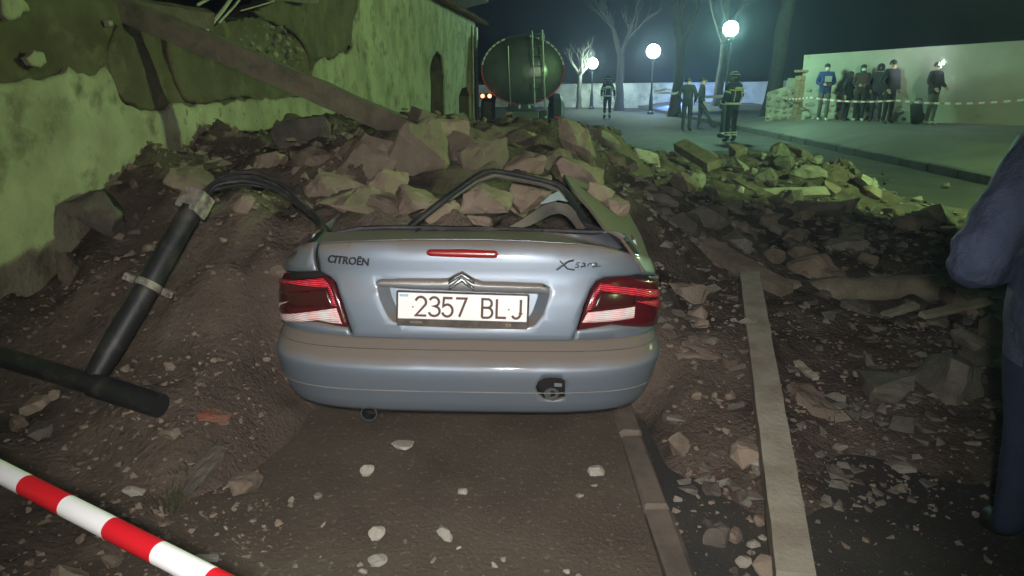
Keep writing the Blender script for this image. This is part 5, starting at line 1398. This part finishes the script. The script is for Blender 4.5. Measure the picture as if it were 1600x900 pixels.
def barrier_cone(loc, H, label):
    e = tag(empty('barrier_post', loc), label, 'post', 'posts carrying the barrier pole')
    MB().box((0, 0, 0.03), (0.36, 0.36, 0.06), bev=0.02).build('foot', M_rubber, e)
    MB().lathe([(0.05, 0.06), (0.045, H), (0.02, H+0.03)], 14).build('shaft', M_sred, e, True)
    MB().lathe([(0.052, H*0.55), (0.051, H*0.7)], 14).build('sleeve', M_swht, e, True)
    return e
p = pa+pd*cuts[0]; barrier_cone((p.x-0.03, p.y, PZ), p.z-PZ-0.05, 'red and white post under the left end of the striped pole')
p = pa+pd*cuts[-1]; barrier_cone((p.x+0.03, p.y, PZ if p.x < KX else 0), max(0.2, p.z-0.11), 'red and white post under the right end of the striped pole')
# weeds in the gap beside the pavement
M_weed = mat('dry_weed', (0.045, 0.05, 0.025), 0.9, col2=(0.09, 0.075, 0.04), scale=30)
for (px, py, n_, hh, lab) in ((262, 790, 70, 0.10, 'dark weed tuft in the gap left of the pavement'), (300, 745, 40, 0.06, 'low weeds just above the larger dark tuft')):
    q = hit(px, py); wt = tag(empty('weed_tuft', (q.x, q.y, ground_z(q.x, q.y))), lab, 'weeds'); mb = MB()
    for k in range(n_):
        a_ = RNG.uniform(0, 6.28); r_ = RNG.uniform(0, .07); t_ = Vector((math.cos(a_)*r_, math.sin(a_)*r_*1.3, -0.01)); l_ = RNG.uniform(.4, 1)*hh
        d_ = Vector((math.cos(a_)*RNG.uniform(0, .8), math.sin(a_)*RNG.uniform(0, .8), 1)).normalized(); s_ = d_.cross(Vector((0, 1, .3))).normalized()*0.004
        m_ = t_+d_*l_*.6; e_ = t_+d_*l_+Vector((d_.x, d_.y, -.3))*l_*.3
        mb.add([t_-s_, t_+s_, m_-s_*.7, m_+s_*.7, e_, t_+Vector((0, .003, 0)), m_+Vector((0, .003, 0))], [(0, 1, 3, 2), (2, 3, 4), (1, 5, 6, 3), (5, 0, 2, 6), (3, 6, 4), (6, 2, 4)])
    o = mb.build('blades', M_weed, wt); o['kind'] = 'stuff'
block(318, 735, 34, 120, 2.62, M_stone_d, 'long dark stone standing in for the shadowed gap in the left foreground', 61, (-1.1, 0.0, -0.35), 0.08, name='boulder')  # added dark stone, its colour stands in for the shadow of the gap

# ================================================================== PEOPLE
M_skin = mat('skin', (0.42, 0.26, 0.19), 0.6)
M_hair = mat('hair', (0.025, 0.02, 0.017), 0.7)
M_shoe = mat('shoe_leather', (0.03, 0.028, 0.027), 0.6)
M_shoe_w = mat('white_shoe', (0.6, 0.6, 0.58), 0.6)
M_mask = mat('face_mask', (0.45, 0.62, 0.68), 0.8)
M_eye = mat('eye_dark', (0.02, 0.02, 0.02), 0.3)
def cloth(name, c, c2=None): return mat(name, c, 0.9, col2=c2 or tuple(x*0.7 for x in c), scale=9, bump=0.25, bscale=25, bdist=0.01)
M_fire = cloth('turnout_navy', (0.022, 0.027, 0.040))
M_navy = cloth('navy_jacket', (0.03, 0.05, 0.15))
M_bluej = cloth('blue_jacket', (0.025, 0.05, 0.20))
M_blk = cloth('black_coat', (0.018, 0.019, 0.022))
M_brown = cloth('dark_brown_coat', (0.05, 0.03, 0.025))
M_jean = cloth('blue_jeans', (0.035, 0.05, 0.11))
M_grey = cloth('grey_trousers', (0.12, 0.125, 0.12))
M_dkgrey = cloth('dark_grey_cloth', (0.020, 0.022, 0.024))
M_tape_r = mat('retro_tape', (0.90, 0.90, 0.86), 0.45)
M_yel = mat('yellow_tape', (0.80, 0.72, 0.12), 0.5)
def person(loc, rz, H, label, jacket, trousers, shoes=M_shoe, arms=None, legs=None, bulk=1.0, hair='short', mask=False, lean=0.0, fire=False, coat=False, hood=False, subs=1, hands=True, lumps=0.0, bag=None, torch=False, torso=1.0, headturn=0.0, grp='people at the scene'):
    """one continuous body grown over a skeleton; facing -Y before turning"""
    s = H/1.75
    J = {'pel': (0, 0, .96), 'spi': (0, -.005, 1.14), 'che': (0, .0, 1.32), 'nek': (0, .005, 1.49), 'hed': (0, -.015, 1.575), 'top': (0, -.01, 1.685),
         'shl': (-.175, .005, 1.42), 'ell': (-.235, .03, 1.15), 'wrl': (-.22, -.06, .92),
         'shr': (.175, .005, 1.42), 'elr': (.235, .03, 1.15), 'wrr': (.22, -.06, .92),
         'hil': (-.095, 0, .90), 'knl': (-.105, -.02, .50), 'anl': (-.11, .025, .095), 'tol': (-.125, -.14, .05),
         'hir': (.095, 0, .90), 'knr': (.105, -.02, .50), 'anr': (.11, .025, .095), 'tor': (.125, -.14, .05)}
    if arms: J.update(arms)
    if legs: J.update(legs)
    Rd = {'pel': (.165, .125), 'spi': (.155, .115), 'che': (.185, .125), 'nek': (.058, .06), 'hed': (.074, .088), 'top': (.070, .082),
          'shl': (.078, .078), 'ell': (.056, .056), 'wrl': (.040, .040), 'hil': (.098, .10), 'knl': (.066, .068), 'anl': (.050, .055), 'tol': (.046, .038)}
    for k in list(Rd):
        if k.endswith('l') and k[:2] in ('sh', 'el', 'wr', 'hi', 'kn', 'an', 'to'): Rd[k[:-1]+'r'] = Rd[k]
    for k in Rd:
        if k in ('pel', 'spi', 'che', 'shl', 'shr', 'ell', 'elr', 'wrl', 'wrr'): Rd[k] = (Rd[k][0]*bulk*(torso if k in ('pel', 'spi', 'che') else 1), Rd[k][1]*bulk*(torso if k in ('pel', 'spi', 'che') else 1))
    if coat: Rd['hil'] = Rd['hir'] = (.125*bulk, .125*bulk)
    order = list(J)
    E = [('pel', 'spi'), ('spi', 'che'), ('che', 'nek'), ('nek', 'hed'), ('hed', 'top'), ('che', 'shl'), ('shl', 'ell'), ('ell', 'wrl'), ('che', 'shr'), ('shr', 'elr'), ('elr', 'wrr'),
         ('pel', 'hil'), ('hil', 'knl'), ('knl', 'anl'), ('anl', 'tol'), ('pel', 'hir'), ('hir', 'knr'), ('knr', 'anr'), ('anr', 'tor')]
    P = {k: Vector(v)*s for k, v in J.items()}
    if lean:
        for k in ('spi', 'che', 'nek', 'hed', 'top', 'shl', 'shr', 'ell', 'elr', 'wrl', 'wrr'):
            dz = P[k].z-.96*s; P[k] = Vector((P[k].x, P[k].y-dz*math.sin(lean), P[k].z-dz*(1-math.cos(lean))))
    me = bpy.data.meshes.new('skeleton'); me.from_pydata([tuple(P[k]) for k in order], [(order.index(a), order.index(b)) for a, b in E], [])
    tmp = bpy.data.objects.new('skeleton', me); COL.objects.link(tmp)
    tmp.modifiers.new('skin', 'SKIN'); sk = me.skin_vertices[0].data
    for i, k in enumerate(order):
        sk[i].radius = (Rd[k][0]*s, Rd[k][1]*s); sk[i].use_root = (k == 'pel')
    sb = tmp.modifiers.new('sub', 'SUBSURF'); sb.levels = subs+1; sb.render_levels = subs+1
    dg = bpy.context.evaluated_depsgraph_get()
    body = bpy.data.meshes.new_from_object(tmp.evaluated_get(dg)); bpy.data.objects.remove(tmp, do_unlink=True)
    if lumps:
        body.update()
        for v in body.vertices:
            q = v.co
            if q.z > .8*s and q.z < 1.48*s:
                f = noise.noise(Vector((q.x*5, q.y*5, q.z*17)))+0.5*noise.noise(q*22)
                v.co = q + v.normal*lumps*f
    body.materials.clear()
    for m in (jacket, trousers, M_skin, shoes): body.materials.append(m)
    reg = {('pel', 'spi'): 0, ('spi', 'che'): 0, ('che', 'nek'): 0, ('nek', 'hed'): 2, ('hed', 'top'): 2, ('pel', 'hil'): 1 if not coat else 0, ('pel', 'hir'): 1 if not coat else 0, ('hil', 'knl'): 1, ('knl', 'anl'): 1, ('anl', 'tol'): 3, ('hir', 'knr'): 1, ('knr', 'anr'): 1, ('anr', 'tor'): 3}
    segs = [(P[a], P[b], reg.get((a, b), 0)) for a, b in E]
    hem = (.74 if coat else .86)*s
    for f in body.polygons:
        c = f.center; bd = 1e9; bi = 0
        for a, b, i in segs:
            t = max(0, min(1, (c-a).dot(b-a)/max(1e-9, (b-a).length_squared))); dd = (c-a-(b-a)*t).length
            if dd < bd: bd = dd; bi = i
        if bi in (0, 1) and abs(c.x) < .25*s and c.z < 1.2*s: bi = 0 if c.z > hem else 1
        if bi == 3 and c.z > .11*s: bi = 1
        if bi == 2 and c.z < 1.50*s and not lean: bi = 0
        f.material_index = bi; f.use_smooth = True
    e = tag(empty('person', loc, rz), label, 'person', grp)
    e.location.z -= min(v.co.z for v in body.vertices)+0.006
    new_obj('body', body, e)
    hc = P['hed'].lerp(P['top'], .5)
    hm = Matrix.Translation(hc) @ Matrix.Rotation(headturn, 4, 'Z') @ Matrix.Rotation(lean*0.5, 4, 'X')
    def hp(mb, name, m, sm=True):
        mb.v = [hm @ (Vector(v)*s) for v in mb.v]; return mb.build(name, m, e, sm)
    # face
    hp(MB().add([(0, -.118, -.02), (-.014, -.088, -.025), (.014, -.088, -.025), (0, -.088, .028), (0, -.09, -.034)], [(0, 1, 3), (0, 3, 2), (0, 4, 1), (0, 2, 4)]), 'nose', M_skin)
    for sx in (-1, 1):
        hp(MB().lathe([(.001, -.006), (.007, -.003), (.009, 0), (.007, .003), (.001, .006)], 8, Matrix.Translation((sx*.03, -.088, .014))), 'eye', M_eye)
        hp(MB().lathe([(.004, -.03), (.014, -.015), (.016, .01), (.005, .028)], 8, Matrix.Translation((sx*.078, .0, -.002)) @ Matrix.Diagonal((.6, 1.2, 1, 1))), 'ear', M_skin)
    hp(MB().box((0, -.092, -.056), (.04, .008, .008), bev=.003), 'mouth', mat('lips', (.3, .12, .1), .6))
    if mask:
        hp(MB().add([(-.066, -.055, -.01), (0, -.124, -.012), (.066, -.055, -.01), (-.055, -.05, -.082), (0, -.112, -.088), (.055, -.05, -.082), (-.066, -.045, -.01), (.066, -.045, -.01), (-.05, -.04, -.085), (.05, -.04, -.085)],
                    [(0, 1, 4, 3), (1, 2, 5, 4), (0, 3, 8, 6), (2, 7, 9, 5)]), 'face_mask', M_mask, False)
    if fire:
        hp(MB().lathe([(.135, .0), (.125, .022), (.112, .05), (.092, .095), (.05, .125), (.006, .135)], 18, Matrix.Translation((0, .012, .02)) @ Matrix.Diagonal((1, 1.18, 1, 1))), 'helmet', M_blk)
        hp(MB().lathe([(.1165, .045), (.1155, .062)], 18, Matrix.Translation((0, .012, .02)) @ Matrix.Diagonal((1, 1.18, 1, 1)), caps=False), 'helmet_band', M_tape_r)
        hp(MB().box((0, .105, -.06), (.15, .02, .09), bev=.008), 'neck_guard', M_blk)
    elif hood:
        hp(MB().lathe([(.105, -.11), (.118, -.04), (.116, .03), (.09, .085), (.04, .115), (.005, .12)], 16, Matrix.Translation((0, .028, 0)) @ Matrix.Diagonal((.95, 1.0, 1, 1))), 'hood', jacket)
    else:
        L = -.03 if hair == 'short' else -.16
        prof = [(.088, L), (.096, L*.4), (.094, .035), (.075, .075), (.035, .1), (.004, .106)]
        hp(MB().lathe(prof, 16, Matrix.Translation((0, .024, .005)) @ Matrix.Diagonal((.93, 1.02, 1, 1))), 'hair', M_hair)
    if hands:
        for sd in 'lr':
            w = P['wr'+sd]; el = P['el'+sd]; d = (w-el).normalized(); sx = -1 if sd == 'l' else 1
            a = d.cross(Vector((sx, 0, 0))); a = a.normalized() if a.length > .1 else Vector((0, 1, 0)); pn = a.cross(d).normalized()
            hb = MB(); c = w + d*.055*s
            hb.tube([w+d*.0*s, w+d*.03*s, w+d*.085*s], [.026*s, .036*s, .036*s], 8, sx=.6)
            for k in range(4):
                o0 = w + d*.082*s + a*(k-1.5)*.019*s; L = (.062, .074, .070, .055)[k]*s
                hb.tube([o0, o0+d*L*.5+pn*.004*s, o0+d*L*.9+pn*.022*s*(-sx)], [.0095*s, .009*s, .007*s], 6)
            o0 = w + d*.03*s - a*.03*s
            hb.tube([o0, o0+(d*.7-a).normalized()*.035*s, o0+(d*.7-a).normalized()*.035*s+d*.03*s], [.011*s, .010*s, .008*s], 6)
            hb.build('hand', M_shoe if fire else M_skin, e, True)
    def band(c, rx, ry, h, m, name, ax=None):
        n = 20; vs = []; fs = []
        q = Vector((0, 0, 1)).rotation_difference(ax if ax is not None else Vector((0, 0, 1))).to_matrix()
        for z in (-h/2, h/2):
            for rr in (1.0, .93):
                for k in range(n):
                    t = 2*math.pi*k/n; vs.append(c + q @ Vector((math.cos(t)*rx*rr, math.sin(t)*ry*rr, z)))
        for k in range(n):
            k2 = (k+1) % n
            fs += [(k, k2, 2*n+k2, 2*n+k), (n+k, 3*n+k, 3*n+k2, n+k2), (k, n+k, n+k2, k2), (2*n+k, 2*n+k2, 3*n+k2, 3*n+k)]
        MB().add(vs, fs).build(name, m, e, True)
    if fire:
        band(P['pel']+Vector((0, 0, .03*s)), .200*s*bulk, .160*s*bulk, .05*s, M_tape_r, 'waist_band')
        band(P['che']+Vector((0, 0, .0)), .218*s*bulk, .160*s*bulk, .035*s, M_yel if fire == 2 else M_tape_r, 'chest_band')
        for sx in (-1, 1):
            MB().tube([(sx*.105*s, -.155*s*bulk, 1.05*s), (sx*.10*s, -.165*s*bulk, 1.2*s), (sx*.10*s, -.15*s*bulk, 1.38*s)], .018*s, 6, sx=.6).build('chest_stripe', M_tape_r, e, True)
            MB().tube([(sx*.12*s, .14*s*bulk, 1.05*s), (sx*.11*s, .155*s*bulk, 1.2*s), (sx*.10*s, .145*s*bulk, 1.38*s)], .018*s, 6, sx=.6).build('back_stripe', M_tape_r, e, True)
        MB().box((0, .165*s*bulk, 1.37*s), (.22*s, .012*s, .05*s), bev=.004).build('name_panel', M_tape_r, e)
        for sd in 'lr':
            for f in (.58, .72):
                c = P['kn'+sd].lerp(P['an'+sd], f); band(c, .078*s, .080*s, .035*s, M_tape_r, 'ankle_band')
            c = P['sh'+sd].lerp(P['el'+sd], .62); band(c, .080*s*bulk, .080*s*bulk, .035*s, M_tape_r, 'sleeve_band', (P['el'+sd]-P['sh'+sd]).normalized())
            c = P['el'+sd].lerp(P['wr'+sd], .72); band(c, .062*s*bulk, .062*s*bulk, .03*s, M_tape_r, 'cuff_band', (P['wr'+sd]-P['el'+sd]).normalized())
    if torch:
        hp(MB().box((0, -.112, .075), (.05, .03, .035), bev=.006), 'head_torch', M_black)
        hp(MB().lathe([(.042, 0), (.042, .006), (.002, .008)], 12, Matrix.Translation((0, -.128, .075)) @ Matrix.Rotation(R(90), 4, 'X')), 'torch_lens', mat('torch_lens', (1, 1, 1), .3, emit=(.85, .95, 1.0), estr=900))
    return e
def feet(px, py, Y):
    p = at(px, py, Y); z = bank(p.x, p.y) if p.x > 7.95 else 0.004
    return (p.x, p.y, z)
WALKL = {'knl': (-.10, -.14, .50), 'anl': (-.10, -.06, .10), 'tol': (-.11, -.22, .05), 'knr': (.10, .02, .50), 'anr': (.10, .18, .12), 'tor': (.11, .04, .05)}
HANDS_FRONT = {'ell': (-.25, .0, 1.16), 'wrl': (-.10, -.20, 1.12), 'elr': (.25, .0, 1.16), 'wrr': (.10, -.20, 1.12)}
POCKET = {'ell': (-.30, .06, 1.15), 'wrl': (-.21, -.10, .95), 'elr': (.30, .06, 1.15), 'wrr': (.21, -.10, .95)}
person(feet(948, 190, 33.5), math.pi, 1.80, 'firefighter in dark turnout gear walking away near the far lamp', M_fire, M_fire, arms={'ell': (-.27, .05, 1.15), 'wrl': (-.30, -.04, .93), 'elr': (.26, .04, 1.15), 'wrr': (.24, -.06, .93)}, legs={'knl': (-.11, -.06, .50), 'anl': (-.12, .0, .1), 'tol': (-.13, -.16, .05)}, bulk=1.18, fire=1)
person(feet(1141, 213, 20.9), R(205), 1.88, 'firefighter in black gear with white helmet stripe, nearest of the group', M_fire, M_fire, arms={'ell': (-.26, .02, 1.16), 'wrl': (-.20, -.18, 1.08), 'elr': (.28, .05, 1.15), 'wrr': (.25, -.12, .97)}, bulk=1.22, fire=2)
person(feet(1072, 197, 25.5), R(150), 1.80, 'standing figure in dark clothes, left one of the pair in the road', M_dkgrey, M_dkgrey, arms=POCKET, bulk=1.02)
person(feet(1093, 195, 26.0), R(70), 1.80, 'figure in dark clothes striding with one leg forward, right one of the pair', M_dkgrey, M_dkgrey, arms=POCKET, legs={'knl': (-.10, -.26, .53), 'anl': (-.10, -.42, .16), 'tol': (-.11, -.56, .16), 'knr': (.10, .02, .49), 'anr': (.1, .06, .095), 'tor': (.11, -.1, .05)}, lean=0.06)
person(feet(1284, 188, 23.6), R(-12), 1.74, 'masked bystander in a blue jacket with white chest patch against the tall wall', M_bluej, M_grey, M_shoe_w, arms=HANDS_FRONT, bulk=1.2, mask=True)
blue_p = [o for o in COL.objects if o.name.startswith('person')][-1]
MB().box((0.03, -.168, 1.27), (.20, .02, .17), bev=.008).build('chest_patch', mat('white_patch', (.35, .36, .33), .8), blue_p)
person(feet(1319, 187, 23.4), R(35), 1.50, 'shorter bystander in a long black coat beside the masked woman', M_blk, M_blk, arms={'elr': (.24, -.02, 1.16), 'wrr': (.08, -.2, 1.22)}, bulk=1.12, coat=True, lean=0.10, hood=True)
person(feet(1340, 187, 23.2), R(-20), 1.70, 'masked bystander with long dark hair, brown coat and white shoes', M_brown, M_dkgrey, M_shoe_w, arms=HANDS_FRONT, bulk=1.1, hair='long', mask=True)
person(feet(1384, 194, 22.0), R(20), 1.82, 'tall bystander all in black standing right of the long-haired one', M_blk, M_blk, arms=POCKET, bulk=1.25)
person(feet(1366, 191, 22.9), R(-30), 1.72, 'dim bystander half hidden behind the tall one in black', M_dkgrey, M_dkgrey, arms=POCKET, bulk=1.1, hood=True)
person(feet(1452, 193, 21.6), R(25), 1.74, 'rescuer with a bright head torch standing beside a round black bag', M_dkgrey, M_grey, M_shoe_w, arms={'ell': (-.28, .0, 1.18), 'wrl': (-.2, -.16, 1.02), 'elr': (.26, -.02, 1.16), 'wrr': (.2, -.2, 1.05)}, bulk=1.2, torch=True)
tl = bpy.data.lights.new('torch_light', 'SPOT'); tl.energy = 70; tl.spot_size = R(110); tl.spot_blend = 1; tl.shadow_soft_size = .03; tl.color = (.85, .95, 1.0)
to = bpy.data.objects.new('torch_light', tl); COL.objects.link(to)
tp_ = at(1450, 95, 21.45); to.location = (tp_.x, tp_.y-.05, tp_.z); to.rotation_euler = (R(84), 0, R(30))
f_ = feet(1430, 193, 21.4)
bag = tag(empty('equipment_bag', f_), 'round black equipment bag on the pavement left of the head-torch rescuer', 'bag')
MB().lathe([(.05, -.16), (.27, -.15), (.30, -.08), (.30, .08), (.27, .15), (.05, .16)], 22, Matrix.Translation((0, 0, .31)) @ Matrix.Rotation(R(80), 4, 'Y') @ Matrix.Rotation(R(30), 4, 'X')).build('bag_body', M_blk, bag, True)
MB().tube([(-.12, 0, .58), (-.08, 0, .70), (.08, 0, .70), (.12, 0, .58)], .016, 6).build('handle', M_black, bag, True)
MB().box((0, -.2, .22), (.26, .10, .2), bev=.03).build('pocket', M_dkgrey, bag)
# bystander close by on the right, only the sleeve and hip in view
M_puff = mat('blue_padded_jacket', (0.10, 0.125, 0.225), 0.55, col2=(0.06, 0.078, 0.15), scale=7, bump=0.9, bscale=10, bdist=0.05)
person((1.93, 2.36, 0.0), R(165), 1.80, 'bystander in a dark blue padded jacket at the right edge, arm bent', M_puff, M_jean, arms={'shl': (-.185, .01, 1.43), 'shr': (.195, .0, 1.43), 'elr': (.40, .09, 1.03), 'wrr': (.20, -.16, 1.02), 'ell': (-.40, .09, 1.03), 'wrl': (-.2, -.16, 1.02)}, bulk=1.55, subs=2, lumps=0.018, coat=True)

# ================================================================== BARRIER TAPES
M_btape = mat('white_tape', (0.66, 0.66, 0.64), 0.5)
M_btape_r = mat('tape_red', (0.42, 0.12, 0.10), 0.5)
def ribbon(label, pts, w, seg=None):
    e = tag(empty('barrier_tape', pts[0]), label, 'barrier tape', 'barrier tapes around the scene')
    P = []
    for i in range(len(pts)-1):
        a, b = Vector(pts[i]), Vector(pts[i+1]); n = max(2, int((b-a).length/(seg or 1.0)))
        for k in range(n):
            f = k/n; P.append(a.lerp(b, f) + Vector((0, 0, -0.12*4*f*(1-f)*min(1, (b-a).length/6))))
    P.append(Vector(pts[-1]))
    o0 = Vector(pts[0])
    if seg is None:
        m = MB(); vs = []; fs = []
        for p in P: vs += [p-o0+Vector((0, 0, w/2)), p-o0-Vector((0, 0, w/2)), p-o0+Vector((0, .004, w/2)), p-o0+Vector((0, .004, -w/2))]
        for i in range(len(P)-1): k = i*4; fs += [(k, k+1, k+5, k+4), (k+2, k+6, k+7, k+3), (k, k+4, k+6, k+2), (k+1, k+3, k+7, k+5)]
        m.add(vs, fs).build('tape', M_btape, e)
    else:
        for i in range(len(P)-1):
            a, b = P[i]-o0, P[i+1]-o0; h = Vector((0, 0, w/2)); t = Vector((0, .004, 0))
            MB().add([a+h, a-h, b-h, b+h, a+h+t, a-h+t, b-h+t, b+h+t], [(0, 1, 2, 3), (7, 6, 5, 4), (0, 3, 7, 4), (1, 5, 6, 2), (0, 4, 5, 1), (3, 2, 6, 7)]).build('tape_stripe', M_btape_r if i % 2 else M_btape, e)
ribbon('white tape from the middle lamp past the dark trunk to the firefighter', [at(1021, 143, 38.4), at(1047, 145, 36), at(1062, 143, 33), at(1140, 149, 25)], 0.10)
ribbon('white tape tied between the lamp post and the dark trunk', [at(1022, 143, 38.3), at(1040, 139, 39.1), at(1052, 141, 39.3)], 0.09)
ribbon('red and white tape in front of the bystanders by the tall wall', [at(1198, 148, 27.5), at(1265, 152, 23.0), at(1400, 157, 19.5), at(1600, 156, 15.8), at(1680, 155, 15)], 0.045, 0.16)

# ================================================================== ADDED VAN OUT OF VIEW, SHADES THE RUBBLE ON THE RIGHT
M_van = mat('van_white', (0.55, 0.06, 0.05), 0.35, coat=0.3)
M_vang = mat('van_glass', (0.02, 0.025, 0.03), 0.1)
van = tag(empty('added_shade_van', (6.35, 5.35, 0)), 'added tall red van out of view on the right, shading the rubble', 'van')
prof = [(-2.0, .35), (2.15, .35), (2.2, .9), (2.0, 1.15), (1.55, 1.25), (1.05, 2.3), (.8, 2.66), (-1.95, 2.72), (-2.05, 2.5), (-2.05, .6)]
vs = []
for sx, sc in ((-.85, .96), (-.88, 1), (.88, 1), (.85, .96)): vs += [Vector((sx, -y*1.0, 1.3+(z-1.3)*sc)) for y, z in prof]
n = len(prof); fs = [tuple(range(n)), tuple(3*n+k for k in range(n-1, -1, -1))]
for i in range(3):
    for k in range(n): fs.append((i*n+k, (i+1)*n+k, (i+1)*n+(k+1) % n, i*n+(k+1) % n))
MB().add(vs, fs).build('body', M_van, van)
for sx in (-1, 1):
    MB().box((sx*.883, -1.0, 1.65), (.012, .8, .5), bev=.005).build('side_window', M_vang, van)
    MB().box((sx*.883, .6, 1.65), (.012, 1.5, .5), bev=.005).build('side_window', M_vang, van)
    for yy in (-1.35, 1.3):
        o = new_obj('wheel', wh, van); o.location = (sx*.8, yy, .31); o.scale = (1.1, 1.05, 1.05); new_obj('wheel_rim', rm, o)
    MB().box((sx*.6, -2.20, .85), (.26, .04, .16), bev=.02).build('headlight', M_refw, van)
MB().box((0, -1.32, 1.68), (1.5, .012, .82), (R(-33), 0, 0), bev=.005).build('windscreen', M_vang, van)

# ================================================================== ADDED HAZE, STANDS IN FOR LENS VEIL AND LAMP GLOW
hz = MB().box((60, 40, 8.0), (260, 130, 20.0))
hzm = bpy.data.materials.new('haze'); hzm.use_nodes = True
nt = hzm.node_tree
for n_ in list(nt.nodes): nt.nodes.remove(n_)
ho = nt.nodes.new('ShaderNodeOutputMaterial'); hv = nt.nodes.new('ShaderNodeVolumePrincipled')
hv.inputs['Color'].default_value = (0.62, 0.70, 1.0, 1); hv.inputs['Density'].default_value = 0.0031; hv.inputs['Anisotropy'].default_value = 0.72
nt.links.new(hv.outputs[0], ho.inputs['Volume'])
tag(hz.build('haze', hzm), 'added thin blue haze over the whole street, for lamp glow and veil', 'haze', kind='stuff')
